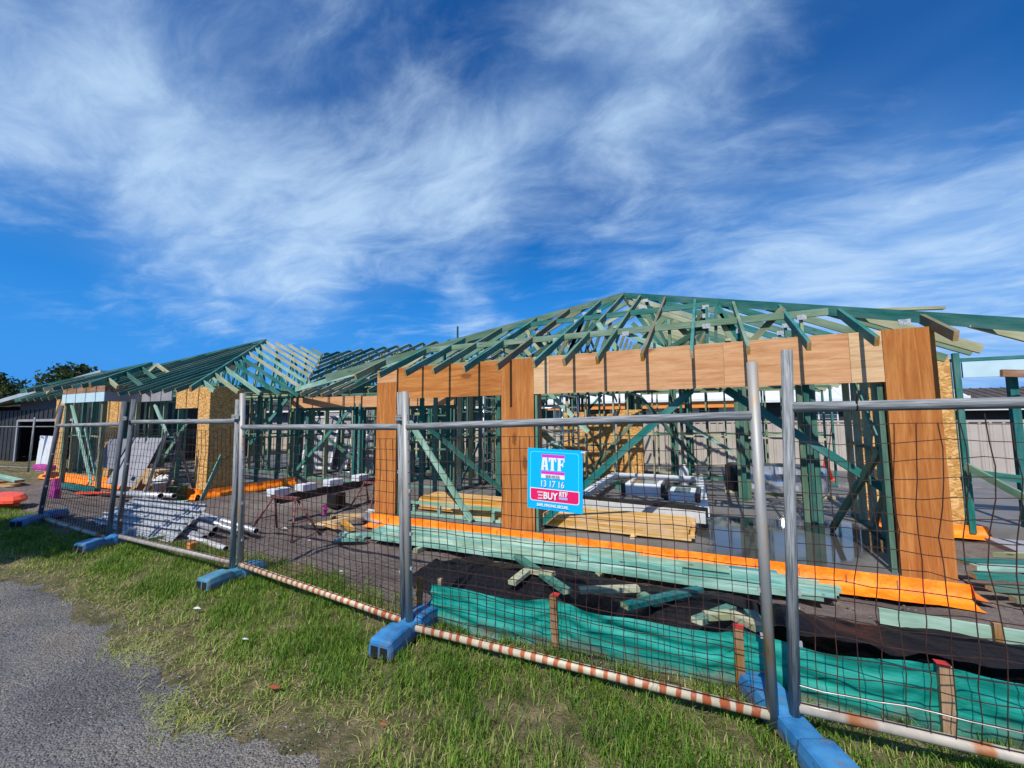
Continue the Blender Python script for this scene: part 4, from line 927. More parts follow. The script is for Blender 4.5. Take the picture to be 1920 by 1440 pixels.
def wrapped():
    t = thing('wrapped_bundle', 'long bundle in black and silver plastic film on the garage floor', 'bundle', (.3, 10.0, S))
    V, F = [], []; N = 40; Mq = 16; x0, x1 = .22, 2.05
    for i in range(N+1):
        x = x0+(x1-x0)*i/N; e = min(1, (i+.7)/3, (N-i+.7)/3)
        for k in range(Mq):
            a = 2*math.pi*k/Mq; ca, sa = math.cos(a), math.sin(a); r = (abs(ca)**12+abs(sa)**12)**(-1/12)
            V.append((x, 10.35+.36*e*r*ca+.015*wob(x*3, k, 2.), S+.33+.28*r*sa*(.75+.25*e)+.012*wob(x*2, k*.7, 2.)))
    for i in range(N):
        for k in range(Mq): F.append((i*Mq+k, (i+1)*Mq+k, (i+1)*Mq+(k+1) % Mq, i*Mq+(k+1) % Mq))
    F.append(tuple(range(Mq))); F.append(tuple(range((N+1)*Mq-1, N*Mq-1, -1)))
    fm = [1 if (6 <= (f % Mq) <= 9 and N*.22 < f//Mq < N*.97) else 0 for f in range(N*Mq)]+[0, 0]
    mesh_obj('film', V, F, ['black_plastic', 'silver_film'], t, smooth=False, fmat=fm)
    for y in (10.1, 10.6): beam('bearer', (.2, y, S+.03), (2.1, y, S+.03), .09, .05, 'treated_pale', t)
wrapped()
def bottle(name, label, cat, c, r, h, mat, capm=None):
    x, y, z = c; prof = [(0, r*.95), (.02*h, r), (.70*h, r), (.84*h, r*.72), (.90*h, r*.40), (1.0*h, r*.40)]; n = 14; V, F = [], []
    for q, rr in prof:
        for k in range(n): a = 2*math.pi*k/n; V.append((rr*math.cos(a), rr*math.sin(a), q))
    for i in range(len(prof)-1):
        for k in range(n): F.append((i*n+k, i*n+(k+1) % n, (i+1)*n+(k+1) % n, (i+1)*n+k))
    F.append(tuple(range(n-1, -1, -1))); F.append(tuple(range((len(prof)-1)*n, len(prof)*n)))
    t = thing(name, label, cat, c); mesh_obj('body', V, F, mat, t, c, smooth=True); tube('cap', ((x, y, z+h), (x, y, z+h*1.05)), r*.46, capm or mat, t, 12)
bottle('gas_bottle', 'white gas bottle on the slab beside dark studs behind the door frame', 'gas bottle', (-.65, 10.9, S), .11, .46, 'bucket_white'); 
def cone(c, label):
    t = thing('witches_hat', label, 'traffic cone', c); x, y, z = c
    block('base', (x-.18, y-.18, z), (x+.18, y+.18, z+.03), 'orange_plastic', t, .008); tube('cone', ((x, y, z+.03), (x, y, z+.62)), .13, 'orange_plastic', t, 16, r2=.025); tube('band', ((x, y, z+.30), (x, y, z+.42)), .081, 'litter_white', t, 16, r2=.058)
cone((2.6, 13.2, S), 'orange traffic cone on the slab behind the wrapped bundle')
for k, (x, y, w, d, h, m) in enumerate(((-3.4, 9.2, .5, .35, .28, 'black_plastic'), (-4.3, 8.6, .35, .3, .2, 'white_dull'), (-4.1, 11.2, .7, .3, .5, 'grey_sheet'))):
    tb = thing('tool_case', ('black tool case on the slab under the scaffold', 'dull white tub on the slab near the scaffold castor', 'grey crate beyond the scaffold against the back studs')[k], 'case', (x, y, S)); block('case', (x, y, S), (x+w, y+d, S+h*.7), m, tb, .02); block('lid', (x-.005, y-.005, S+h*.7+.002), (x+w+.005, y+d+.005, S+h), m, tb, .02); beam('handle', (x+w*.3, y-.02, S+h*.6), (x+w*.7, y-.02, S+h*.6), .02, .02, 'galv_dark', tb)
for k in range(9):
    x, y = -1.6+jit(2.), 11.2+jit(.8); tag(beam('timber_offcut', (x, y, S+.03), (x+.5+jit(.4), y+jit(.3), S+.03), .09, .04, gm()), 'offcut lying on the slab near the rear stud wall', 'timber offcut', 'offcuts on the rear slab')
# ------------------------------------------------------------------ yard between the wings
def trestle(label, c, lx, ly, h):
    t = thing('trestle', label, 'trestle', c, 'red steel trestles'); x, y, z = c
    beam('top_bar', (x-lx*.30, y, z+h), (x+lx*.30, y, z+h), .07, .04, 'red_steel', t)
    for s in (-1, 1):
        for q in (-1, 1): tube('leg', ((x+s*lx*.26, y+q*.02, z+h-.02), (x+s*lx*.5, y+q*ly, z)), .018, 'red_steel', t, 6)
        tube('spreader', ((x+s*lx*.40, y-ly*.55, z+h*.42), (x+s*lx*.40, y+ly*.55, z+h*.42)), .010, 'red_steel', t, 5)
trestle('red trestle with chipped paint standing on the dirt behind the fence', (-6.02, 4.42, .01), 1.0, .24, .56); trestle('dark red trestle beside the left garage pier', (-6.35, 6.55, .01), .55, .26, .48)
t = thing('steel_channel', 'long dark steel channel lying across trestles between the two wings', 'steel beam', (-6.7, 4.75, .42))
beam('web', (-6.64, 4.75, .43), (-6.70, 7.9, .45), .10, .02, 'rust_beam', t)
for dx in (-.055, .055): beam('flange', (-6.64+dx, 4.75, .43), (-6.70+dx, 7.9, .45), .010, .13, 'rust_beam', t)
for k, y in enumerate((4.62, 5.15, 5.75, 6.45, 7.2)):
    b = block('foam_block', (-6.77, y, .50+k*.004), (-6.57, y+.30, .62+k*.004), 'foam', None, .008); b.rotation_euler = (0, 0, jit(.1)); tag(b, 'pale foam block resting on the dark steel channel', 'block', 'foam blocks on the steel channel')
b = block('plastic_tub', (-7.05, 6.1, .02), (-6.80, 6.35, .30), 'black_plastic', None, .02); tag(b, 'dark blue-black tub on the dirt under the steel channel', 'tub')
for p, lb in (((-5.85, 6.6, .05), 'orange membrane scrap crumpled on the dirt by the garage pier'), ):
    V, F = tube_geo([Vector(p)+Vector((k*.09, .02*math.sin(k*2), .05+.05*math.sin(k*1.7))) for k in range(6)], .06, 7, True, .03); tag(mesh_obj('membrane_scrap', V, F, 'membrane'), lb, 'scrap')
tag(mesh_obj('marking_tape', *tube_geo([(-6.2, 5.3, .12), (-6.17, 5.32, .20), (-6.22, 5.34, .26)], .045, 6, True, .05), 'magenta'), 'crumpled magenta tape on the dirt behind the red trestle', 'tape')
for a, b, m, lb in (((-6.0, 5.1, .04), (-5.35, 4.85, .09), 'pine', 'bright pine offcut in the little heap by the trestle'), ((-5.95, 4.95, .05), (-5.45, 5.45, .13), 'pine_raw', 'raw pine batten on the little heap by the trestle'), ((-5.55, 5.15, .09), (-4.95, 4.75, .12), 'pine', 'pine block pointing at the boards from the heap'), ((-6.1, 4.9, .03), (-5.75, 4.95, .04), 'pine_raw', 'flat pine chip under the heap'), ((-5.6, 5.75, .06), (-5.0, 6.15, .10), 'formply', 'brown batten beside a folded sheet'), ((-6.3, 5.55, .03), (-5.3, 6.2, .04), 'pine_raw', 'long thin batten on the dirt beside the garage pier')):
    tag(beam('timber_offcut', a, b, .09, .045, m, end='end_grain'), lb, 'timber offcut', 'offcut heap by the trestle')
tag(block('paper_sheet', (-5.75, 5.85, .09), (-5.3, 6.05, .10), 'white_paint', None, 0, (0, .15, .5)), 'folded white sheet on the offcut heap', 'paper')
tag(block('plastic_wrap', (-5.65, 5.45, .05), (-4.98, 5.75, .10), 'silver_film', None, .02, (0, .05, -.3)), 'flattened shiny plastic wrap on the dirt beside the left pier', 'plastic wrap')
# ------------------------------------------------------------------ steel stock by the fence
def lintel_stock(k, a, b, z, tilt, w, lb):
    """wide folded channel: flat back with two upstanding lips, lying half on its side"""
    a, b = Vector((*a, z)), Vector((*b, z)); d = (b-a); L = d.length; h = .055
    pts = [(-w/2+.02, h), (-w/2, h), (-w/2, 0), (w/2, 0), (w/2, h), (w/2-.02, h)]; inn = [(-w/2+.02, h-.004), (-w/2+.004, h-.004), (-w/2+.004, .004), (w/2-.004, .004), (w/2-.004, h-.004), (w/2-.02, h-.004)]
    V, F = [], []; ring = pts+inn[::-1]; n = len(ring)
    for x in (-L/2, L/2):
        for (y, zz) in ring: V.append((x, y, zz))
    for i in range(n): F.append((i, (i+1) % n, n+(i+1) % n, n+i))
    for o in (0, n):
        for i in range(len(pts)-1): q = (o+i, o+i+1, o+n-2-i, o+n-1-i); F.append(q if o else q[::-1])
    o = mesh_obj('steel_lintel', V, F, 'galv_bright', None, (a+b)/2, (tilt, 0, math.atan2(d.y, d.x)))
    tag(o, lb, 'lintel', 'galvanised lintels stacked behind the fence')
LL = ['galvanised lintel lowest in the stack behind the grey-railed fence', 'galvanised lintel second from the bottom of the stack', 'galvanised lintel in the middle of the stack behind the fence', 'galvanised lintel second from the top of the stack', 'galvanised lintel on top of the stack behind the fence']
for k in range(5):
    lintel_stock(k, (-8.95+.03*k+jit(.05), 3.22+.11*k), (-6.85-.04*k+jit(.04), 3.38+.11*k), .14+.060*k, R(48), .20, LL[k])
for k in range(3): tag(beam('timber_bearer', (-8.6+.75*k, 3.15, H(-8, 3.3)-.02), (-8.6+.75*k, 3.9, .10), .07, .06, 'treated_pale'), 'bearer under the galvanised lintel stack', 'bearer', 'bearers under the lintels')
PIPES = [((-12.2, 4.75, .16), (-9.85, 4.55, .30), .055, 'galv_bright'), ((-12.0, 4.95, .16), (-9.60, 4.66, .30), .05, 'galv_bright'), ((-10.0, 4.35, .26), (-6.30, 3.92, .14), .045, 'galv_bright'), ((-9.9, 4.5, .22), (-6.12, 4.05, .14), .042, 'galv_bright'),
         ((-9.6, 4.05, .22), (-6.62, 3.72, .12), .05, 'grey_sheet'), ((-9.4, 3.9, .20), (-6.55, 3.58, .10), .05, 'grey_sheet'), ((-9.5, 3.95, .32), (-6.50, 3.70, .20), .045, 'grey_sheet'), ((-8.9, 3.75, .12), (-5.9, 3.50, .06), .04, 'white_dull')]
PL = ['thick bright pipe resting on the heap with its open end beside the stepladder', 'second bright pipe lying beside the thick one by the stepladder', 'long whitish pipe whose open end reaches past the fence posts', 'whitish pipe crossing behind the longest one', 'grey conduit in the bundle beside the steel lintels', 'lower grey conduit in the bundle beside the lintels', 'top grey conduit carrying a white label', 'thin white pipe on the grass edge in front of the conduits']
for (a, b, r, m), lb in zip(PIPES, PL): tag(pipe('pipe', a, b, r, m), lb, 'pipe', 'pipes heaped beside the lintels')
tag(block('yellow_clip', (-6.15, 3.16, .12), (-6.07, 3.24, .20), 'orange_flat', None, .01), 'small yellow plastic cap on the pipe ends by the fence rail', 'cap')
# ------------------------------------------------------------------ left wing bits
t = thing('leaning_board', 'large grey fibre-cement board leaning on the entry framing', 'board', (-14.2, 5.3, .1))
def quadbox(name, p, th, mat, parent):
    p = [Vector(q) for q in p]; n = (p[1]-p[0]).cross(p[3]-p[0]).normalized()*th
    V = p+[q+n for q in p]; return mesh_obj(name, V, BOXF, mat, parent)
quadbox('sheet', [(-15.3, 5.45, .55), (-14.0, 5.42, .55), (-14.0, 5.70, 1.32), (-15.1, 5.72, 1.32)], .012, 'grey_board', t)
t2 = thing('leaning_board', 'tall mauve-grey board leaning behind the fence posts at the entry', 'board', (-13.2, 5.3, .1)); quadbox('sheet', [(-13.95, 5.25, .20), (-12.35, 5.22, .20), (-12.25, 5.62, 1.35), (-13.7, 5.65, 1.35)], .012, 'grey_sheet', t2)
quadbox('label_patch', [(-12.75, 5.25, .36), (-12.60, 5.25, .36), (-12.60, 5.28, .44), (-12.75, 5.28, .44)], .004, 'black_plastic', t2)
def sawstool():
    t = thing('saw_stool', 'rough pine saw stool in front of the left bracing sheets', 'saw stool', (-12.3, 5.4, .05)); 
    beam('top', (-12.35, 5.42, .62), (-11.55, 5.38, .62), .22, .04, 'pine_raw', t); beam('panel', (-12.15, 5.25, .45), (-11.6, 5.22, .45), .03, .3, 'pine_raw', t)
    for x in (-12.25, -11.7):
        for q in (-1, 1): beam('leg', (x, 5.4+.05*q, .6), (x-.28, 5.4+.26*q, .05), .04, .07, 'pine_raw', t)
sawstool()
def stepladder():
    t = thing('step_ladder', 'slim grey stepladder standing in front of the left bracing sheets', 'stepladder', (-10.75, 5.1, .02))
    for dx in (0, .36): beam('stile', (-11.0+dx*.3, 4.75+dx, .03), (-10.85+dx*.1, 5.05+dx*.7, 1.55), .03, .06, 'galv_dark', t)
    beam('stile', (-10.95, 5.75, .05), (-10.86, 5.2, 1.5), .03, .05, 'galv_dark', t)
    for i in range(5): k = (i+.5)/5.2; beam('tread', (-11.0+.15*k, 4.75+.3*k, .03+1.5*k), (-10.89+.08*k, 5.11+.22*k, .03+1.5*k), .08, .03, 'galv_dark', t)
stepladder()
def bucket(label, c, r, h, mat, tilt=0):
    x, y, z = c; t = thing('bucket', label, 'bucket', c); n = 18; V, F = [], []
    for q, rr in ((0, r*.82), (h, r), (h, r*1.06), (h*.93, r*1.06), (h, r*.94), (h*.15, r*.78)):
        for k in range(n): a = 2*math.pi*k/n; V.append((rr*math.cos(a), rr*math.sin(a), q))
    for i in range(5):
        if i == 2: pass
        for k in range(n): F.append((i*n+k, i*n+(k+1) % n, (i+1)*n+(k+1) % n, (i+1)*n+k))
    F.append(tuple(range(n-1, -1, -1))); F.append(tuple(range(5*n, 6*n)))
    mesh_obj('tub', V, F, mat, t, c, smooth=True)
    V, F = tube_geo([(r*1.05*math.cos(a), -.06-.25*r*math.sin(a), h*.92-.5*r*math.sin(a)) for a in np.linspace(0, math.pi, 9)], .006, 5); mesh_obj('handle', V, F, 'galv_dark', t, c)
bucket('large white bucket holding rags in front of the left bracing sheets', (-11.3, 5.25, .05), .19, .36, 'bucket_white'); bucket('dark green bucket standing right of the white one', (-10.75, 5.30, .05), .17, .30, 'bucket_green'); bucket('small red tin in front of the white bucket', (-11.0, 5.02, .05), .075, .17, 'red_paint')
def rags():
    V, F = [], []; n = 10
    for i in range(6):
        for k in range(n): a = 2*math.pi*k/n; ph = math.pi*(i+.3)/6; r = .17*math.sin(ph)*(1+.25*math.sin(3*a+i)); V.append((r*math.cos(a), r*math.sin(a), .12*math.cos(ph)+.03*math.sin(2*a+i)))
    for i in range(5):
        for k in range(n): F.append((i*n+k, (i+1)*n+k, (i+1)*n+(k+1) % n, i*n+(k+1) % n))
    F.append(tuple(range(n))); tag(mesh_obj('rag_bundle', V, F, 'white_dull', None, (-11.3, 5.25, .42)), 'bundle of whitish rags in the large white bucket', 'rags')
rags()
tag(beam('teal_board', (-10.15, 5.45, .03), (-10.46, 6.0, .95), .012, .13, 'board_aqua'), 'curved aqua offcut board propped on the shaded bracing sheet', 'board')
tag(beam('timber_offcut', (-10.75, 4.85, .03), (-10.3, 5.25, .04), .16, .03, 'board_aqua'), 'aqua offcut flat on the dirt below the propped board', 'timber offcut')
tag(beam('timber_board', (-14.0, 4.75, .05), (-12.6, 5.05, .09), .10, .04, 'orange_plastic'), 'reddish board lying below the entry step', 'board')
tag(beam('timber_board', (-13.2, 4.95, .05), (-11.9, 5.35, .12), .25, .05, 'rust_beam'), 'dark plank lying in front of the saw stool', 'plank')
tag(mesh_obj('marking_tape', *tube_geo([(-13.5, 4.2, .05), (-13.48, 4.2, .25), (-13.52, 4.2, .48)], .10, 7, True, .08), 'magenta'), 'magenta marking wrap standing on the dirt below the entry', 'tape')
tag(block('membrane_roll', (-19.0, 5.35, .30), (-18.0, 5.6, .48), 'magenta', None, .06), 'magenta roll lying on the slab edge by the far end', 'roll')
def corr(name, label, x0, x1, y, z0, z1, mat, per=.12, amp=.03, dx=.0):
    V, F = [], []; N = int((x1-x0)/per*6)
    for i in range(N+1):
        x = x0+(x1-x0)*i/N; o = amp*math.sin(2*math.pi*i/6)
        for z, yo in ((z0, 0), (z1, .06)):
            V.append((x+dx*(z-z0), y+o+yo, z)); V.append((x+dx*(z-z0), y+o+yo+.003, z))
    for i in range(N): a = i*4; F += [(a, a+4, a+6, a+2), (a+1, a+3, a+7, a+5)]
    return tag(mesh_obj(name, V, F, mat), label, 'metal sheet')
corr('corrugated_sheet', 'white corrugated metal sheet leaning beside the dark shed', -22.6, -21.0, 6.45, .02, 1.28, 'white_paint', .32, .05)
for k, (a, b, m) in enumerate((((-20.6, 4.7, .26), (-17.6, 4.75, .13), 'board_aqua'), ((-20.9, 4.5, .16), (-17.9, 4.5, .10), 'formply'), ((-20.4, 4.4, .07), (-17.3, 4.6, .05), 'stake_wood'), ((-19.6, 4.2, .04), (-16.9, 4.4, .04), 'pine_raw'))):
    tag(beam('timber_board', a, b, .20, .06, m, end='stake_wood'), ('aqua board on top of the low pile beyond the end fence post', 'brown formply board in the low pile beyond the end post', 'dark hardwood board at the bottom of the low pile', 'yellowish board lying in front of the low pile')[k], 'board')
def barrier():
    t = thing('plastic_barrier', 'orange-red plastic barrier feet stacked flat on the grass beyond the fence', 'barrier foot', (-12.0, 3.05, .18))
    for i, (x, y, z, r) in enumerate(((-12.3, 3.05, .20, .1), (-11.95, 3.1, .31, -.15))):
        V, F = [], []; n = 14
        for zz, s in ((0, 1.), (.05, 1.), (.11, .8)):
            for k in range(n): a = 2*math.pi*k/n; V.append((.62*s*math.cos(a)*(1-.15*abs(math.sin(a))), .24*s*math.sin(a), zz))
        for q in range(2):
            for k in range(n): F.append((q*n+k, q*n+(k+1) % n, (q+1)*n+(k+1) % n, (q+1)*n+k))
        F.append(tuple(range(2*n, 3*n))); F.append(tuple(range(n-1, -1, -1)))
        o = mesh_obj('foot', V, F, 'orange_plastic', t, (x, y, z), (0, 0, r))
barrier()
# second run of fence at the far left
t = thing('mesh_fence', 'thin far mesh fence panel standing before the dark shed', 'fence panel', (-25, 6.3, 0), 'temporary fence panels')
for z in (.15, 1.62): tube('rail', ((-29, 5.2, z), (-20.9, 6.35, z)), .02, 'galv', t, 6)
for k in range(3): x = -28.5+3.2*k; y = 5.25+.45*k; tube('post', ((x, y, 0), (x+.15, y, 1.95)), .028, 'galv', t, 8)
# ------------------------------------------------------------------ right-hand side
for k, (a, b, m) in enumerate((((2.35, 5.75, .10), (4.2, 6.15, .12), 'treated_dark'), ((2.3, 5.9, .16), (4.3, 6.3, .18), 'treated_teal'), ((2.4, 6.1, .12), (4.4, 6.35, .12), 'treated_dark'), ((2.35, 6.0, .22), (4.3, 6.5, .24), 'board_aqua'), ((2.35, 6.25, .20), (4.0, 6.75, .22), 'treated_teal'), ((2.45, 5.62, .06), (4.3, 5.9, .06), 'treated_dark'), ((2.9, 6.9, .16), (3.4, 6.35, .32), 'treated_pale'), ((3.0, 6.95, .16), (3.5, 6.4, .32), 'treated_pale'), ((3.12, 7.0, .16), (3.62, 6.45, .32), 'treated_pale'), ((3.25, 7.05, .16), (3.75, 6.5, .30), 'treated_pale'))):
    tag(beam('timber_board', a, b, .09, .045, m, end='treated_pale'), 'pale short batten lying across the boards beside right pier' if k > 5 else 'long board in the heap on the dirt beside the right pier', 'board', 'boards beside the right pier')
tag(beam('prop', (3.28, 8.3, 1.05), (4.1, 6.6, .1), .04, .09, 'treated', end='treated_pale'), 'green prop bracing the corner post right of the garage', 'prop')
tag(beam('prop', (3.35, 8.35, .95), (5.8, 7.6, .65), .045, .10, 'treated_teal', end='treated_pale'), 'dark teal prop running off from the corner post', 'prop')
tag(block('concrete_path', (3.4, 6.9, -.02), (7.5, 8.3, .06), 'grey_sheet'), 'grey concrete strip right of the garage corner', 'concrete strip')
tag(beam('formwork_board', (1.2, 4.62, .09), (4.5, 4.45, .09), .03, .12, 'treated_mint', end='treated_pale'), 'pale green formwork board on edge behind the black sheet', 'board')
tag(beam('formwork_peg', (1.88, 4.55, -.05), (1.88, 4.55, .19), .045, .045, 'stake_wood'), 'small timber peg holding the formwork board', 'peg')
tag(mesh_obj('rope_offcut', *tube_geo([(1.95, 3.95, .14), (2.0, 4.02, .19), (2.06, 4.08, .21), (2.14, 4.0, .17), (2.2, 3.92, .14), (2.23, 3.86, .13)], .012, 6), 'rope', smooth=True), 'short frayed rope lying on the navy-black sheet', 'rope')
# ------------------------------------------------------------------ fences, neighbours
def colorbond():
    t = thing('boundary_fence', 'beige ribbed steel boundary fence behind the house frame', 'fence', (0, 17.9, 0))
    x = -34.0; i = 0
    while x < 14:
        V, F = [], []; prof = [(0, 0), (.05, 0), (.075, .03), (.125, .03), (.15, 0), (.33, 0), (.355, .03), (.405, .03), (.43, 0), (.60, 0), (.625, .03), (.675, .03), (.70, 0), (.78, 0)]
        for (u, o) in prof: V += [(u, -o, .02), (u, -o, 1.62)]
        for k in range(len(prof)-1): F.append((2*k, 2*k+2, 2*k+3, 2*k+1))
        mesh_obj('panel', V, F, 'fence_beige', t, (x, 17.9+i*-.012, 0))
        if i % 3 == 0: beam('post', (x, 17.87-i*.012, 0), (x, 17.87-i*.012, 1.68), .06, .05, 'fence_beige', t)
        x += .78; i += 1
    beam('top_rail', (-34, 17.9, 1.64), (14, 17.16, 1.64), .06, .06, 'fence_beige', t); beam('bottom_rail', (-34, 17.9, .05), (14, 17.16, .05), .05, .08, 'fence_beige', t)
colorbond()
def gable_house(name, label, x0, x1, y0, y1, ze, zr, wallm, roofm, wins=(), boards=True, ov=.5):
    t = thing(name, label, 'house', ((x0+x1)/2, y0, 0))
    block('wall', (x0, y0, 0), (x1, y1, ze), wallm, t)
    if boards:
        for k in range(int(ze/.2)): beam('weatherboard', (x0, y0-.012, .1+.2*k), (x1, y0-.012, .1+.2*k), .02, .19, wallm, t)
    ym = (y0+y1)/2; V = [(x0-ov, y0-ov, ze-.1), (x1+ov, y0-ov, ze-.1), (x1+ov, ym, zr), (x0-ov, ym, zr), (x0-ov, y1+ov, ze-.1), (x1+ov, y1+ov, ze-.1)]
    V += [(a, b, c+.12) for a, b, c in V]
    F = [(6, 7, 8, 9), (9, 8, 11, 10), (0, 3, 2, 1), (3, 4, 5, 2), (0, 1, 7, 6), (5, 4, 10, 11), (1, 2, 8, 7), (2, 5, 11, 8), (3, 0, 6, 9), (4, 3, 9, 10)]
    r = mesh_obj('roof', V, F, roofm, t)
    for k in range(int((x1-x0+2*ov)/.45)): x = x0-ov+.2+.45*k; beam('roof_rib', (x, y0-ov, ze+.035), (x, ym, zr+.135), .05, .03, roofm, r)
    if boards: block('eave_board', (x0-ov, y0-ov+.02, ze-.42), (x1+ov, y0-ov+.05, ze-.12), 'orange_flat', t)
    beam('gutter', (x0-ov, y0-ov-.06, ze-.03), (x1+ov, y0-ov-.06, ze-.03), .12, .12, 'white_paint', t)
    mesh_obj('gable', [(x0, y0+.01, ze), (x0, ym, zr-.02), (x0, y1-.01, ze)], [(0, 1, 2)], wallm, t); mesh_obj('gable', [(x1, y0+.01, ze), (x1, y1-.01, ze), (x1, ym, zr-.02)], [(0, 1, 2)], wallm, t)
    for (a, b, c, d) in wins:
        w = block('window', (a, y0-.06, c), (b, y0-.03, d), 'glass_dark', t)
        for q in (a, (a+b)/2, b): beam('window_frame', (q, y0-.07, c), (q, y0-.07, d), .05, .06, 'white_paint', w)
        for z in np.linspace(c, d, 7): beam('louvre', (a, y0-.075, z), (b, y0-.075, z), .05, .015, 'white_dull', w)
gable_house('neighbour_house', 'white weatherboard house with louvre windows seen through the garage opening', -8.5, 1.2, 24, 32, 2.75, 4.6, 'weatherboard', 'roof_white', ((-6.4, -5.2, 1.3, 2.4), (-4.6, -3.2, 1.2, 2.4), (-2.4, -1.2, 1.2, 2.4), (-.6, .4, 1.2, 2.4)))
gable_house('neighbour_house', 'pale-roofed house beyond the boundary fence right of the louvred one', 2.4, 9.5, 25, 33, 2.65, 4.0, 'shed_dark', 'roof_white', ((4, 5.5, 1, 2.1),), False)
gable_house('neighbour_house', 'low dark tiled-roof house far behind the right pergola beam', 11.5, 24, 30, 40, 2.2, 3.4, 'shed_dark', 'roof_brown', (), False)
def shed():
    t = thing('garden_shed', 'dark metal shed with open roller door and pale corrugated roof', 'shed', (-27, 7.2, 0))
    block('wall', (-33, 7.6, 0), (-28.9, 7.7, 2.35), 'shed_dark', t); block('wall', (-23.2, 7.6, 0), (-20.5, 7.7, 2.6), 'shed_dark', t); block('wall', (-28.9, 7.605, 1.86), (-23.2, 7.705, 2.9), 'shed_dark', t)
    for k in range(26): block('rib', (-33+k*.48, 7.575, 1.9 if -29.1 < -33+k*.48 < -23.2 else 0), (-33+k*.48+.05, 7.6, 2.35), 'shed_dark', t)
    block('wall', (-33, 13, 0), (-20.5, 13.1, 3), 'shed_dark', t); block('wall', (-33, 7.7, 0), (-32.9, 13, 2.6), 'shed_dark', t); block('wall', (-20.6, 7.7, 0), (-20.5, 13, 3), 'shed_dark', t)
    for x in (-28.9, -23.2): block('door_frame', (x-.08, 7.55, 0), (x+.08, 7.6, 1.9), 'grey_sheet', t)
    block('door_frame', (-28.82, 7.55, 1.82), (-23.28, 7.6, 1.92), 'grey_sheet', t)
    V, F = [], []; N = 140
    for i in range(N+1):
        x = -34+14.2*i/N; o = .035*math.sin(i*math.pi/2); zf = 2.40+.085*(x+34)
        V += [(x, 7.1, zf+o), (x, 13.4, zf+1.1+o)]
    for i in range(N): F.append((2*i, 2*i+2, 2*i+3, 2*i+1))
    mesh_obj('roof', V, F, 'roof_metal', t); beam('roof_edge', (-34, 7.08, 2.36), (-19.8, 7.08, 3.57), .05, .16, 'roof_metal', t)
shed()
gable_house('neighbour_house', 'long low grey house hidden behind the left wing framing', -34, -9.6, 20.5, 27, 2.5, 3.4, 'grey_board', 'roof_brown', ((-26, -24, 1, 2.1), (-20, -18, 1, 2.1), (-15, -13.5, 1, 2.1)), False)
gable_house('neighbour_house', 'white-roofed house standing behind the dark shed', -62, -41, 14, 26, 3.0, 4.9, 'weatherboard', 'roof_white', (), False, .6)
# ------------------------------------------------------------------ vegetation
def leaves(center, n, size, mat, name, parent, hollow=.35, clumps=26):
    """crown: leaf quads gathered in clumps; centers: list of (pos, rx, ry, rz)"""
    g = np.random.default_rng(rnd.randrange(1 << 30)); V = []; tint = []
    for (c, rx, ry, rz) in center:
        m = int(n*rx*rz); cl = g.normal(size=(clumps, 3)); cl /= np.linalg.norm(cl, axis=1)[:, None]; cl *= (hollow+(1-hollow)*g.random((clumps, 1)))
        ct = g.random(clumps)
        k = g.integers(0, clumps, m); p = cl[k]+g.normal(size=(m, 3))*.17
        p = p*np.array([rx, ry, rz])+np.array(c)
        a = g.normal(size=(m, 3)); a /= np.linalg.norm(a, axis=1)[:, None]; b = np.cross(a, g.normal(size=(m, 3))); b /= np.linalg.norm(b, axis=1)[:, None]
        s = size*(.6+.8*g.random((m, 1)))
        q = np.stack([p-a*s, p+b*s*.5, p+a*s, p-b*s*.5], 1).reshape(-1, 3); V.append(q)
        tt = np.clip(.55*ct[k]+.5*g.random(m), 0, 1); tint.append(np.repeat(tt, 4))
    V = np.concatenate(V); tint = np.concatenate(tint); nf = len(V)//4
    me = bpy.data.meshes.new(name); me.vertices.add(len(V)); me.vertices.foreach_set('co', V.ravel()); me.loops.add(len(V)); me.loops.foreach_set('vertex_index', np.arange(len(V)))
    me.polygons.add(nf); me.polygons.foreach_set('loop_start', np.arange(nf)*4); me.update(); me.validate()
    at = me.attributes.new('tint', 'FLOAT', 'POINT'); at.data.foreach_set('value', tint); me.materials.append(M(mat))
    return link(name, me, parent)
def tree(label, base, h, crowns, nleaf, size, mat='foliage', group=None, name='tree'):
    t = thing(name, label, 'tree' if name == 'tree' else 'shrub', base, group); b = Vector(base)
    if name == 'tree':
        tr = tube('trunk', (b, b+Vector((.1, 0, h*.35)), b+Vector((.0, .1, h*.62))), h*.035, 'bark', t, 9, r2=h*.018)
        for (c, rx, ry, rz) in crowns[:4]: tube('limb', (b+Vector((.05, .02, h*.4)), Vector(c)*.5+(b+Vector((0, 0, h*.45)))*.5, Vector(c)), h*.012, 'bark', t, 6, r2=h*.005)
    leaves(crowns, nleaf, size, mat, 'crown', t)
def crowns(x, y, z, r, n, flat=.7):
    return [((x+jit(r*.75), y+jit(r*.75), z+jit(r*.35)), r*(.45+.3*rnd.random()), r*.5, r*flat*(.4+.25*rnd.random())) for _ in range(n)]
tree('dark round-headed tree behind the white roof beyond the entry porch', (-66, 22, 0), 7, crowns(-66, 22, 5.6, 4.2, 9, .6), 130, .30)
tree('dark dense tree at the edge beside the white roof', (-52, 11, 0), 6, crowns(-52, 11, 3.9, 2.7, 9, .9), 420, .17)
for k, (x, y, z, r) in enumerate(((1.8, 19.0, 1.5, .9), (3.6, 19.0, 1.55, .8), (5.4, 18.8, 1.5, .8), (-10, 20, 1.6, 1.2))):
    tree(('bright green shrub above the beige fence beside the near posts', 'shrub above the fence behind the wrapped bundle', 'dark shrub behind the fence near the right pier', 'shrub rising over the fence behind the left rooms')[k], (x, y, 0), 1.6, crowns(x, y, z*.75, r, 5), 900, .09, 'foliage_bright' if k == 0 else 'foliage', 'shrubs behind the boundary fence', 'shrub')
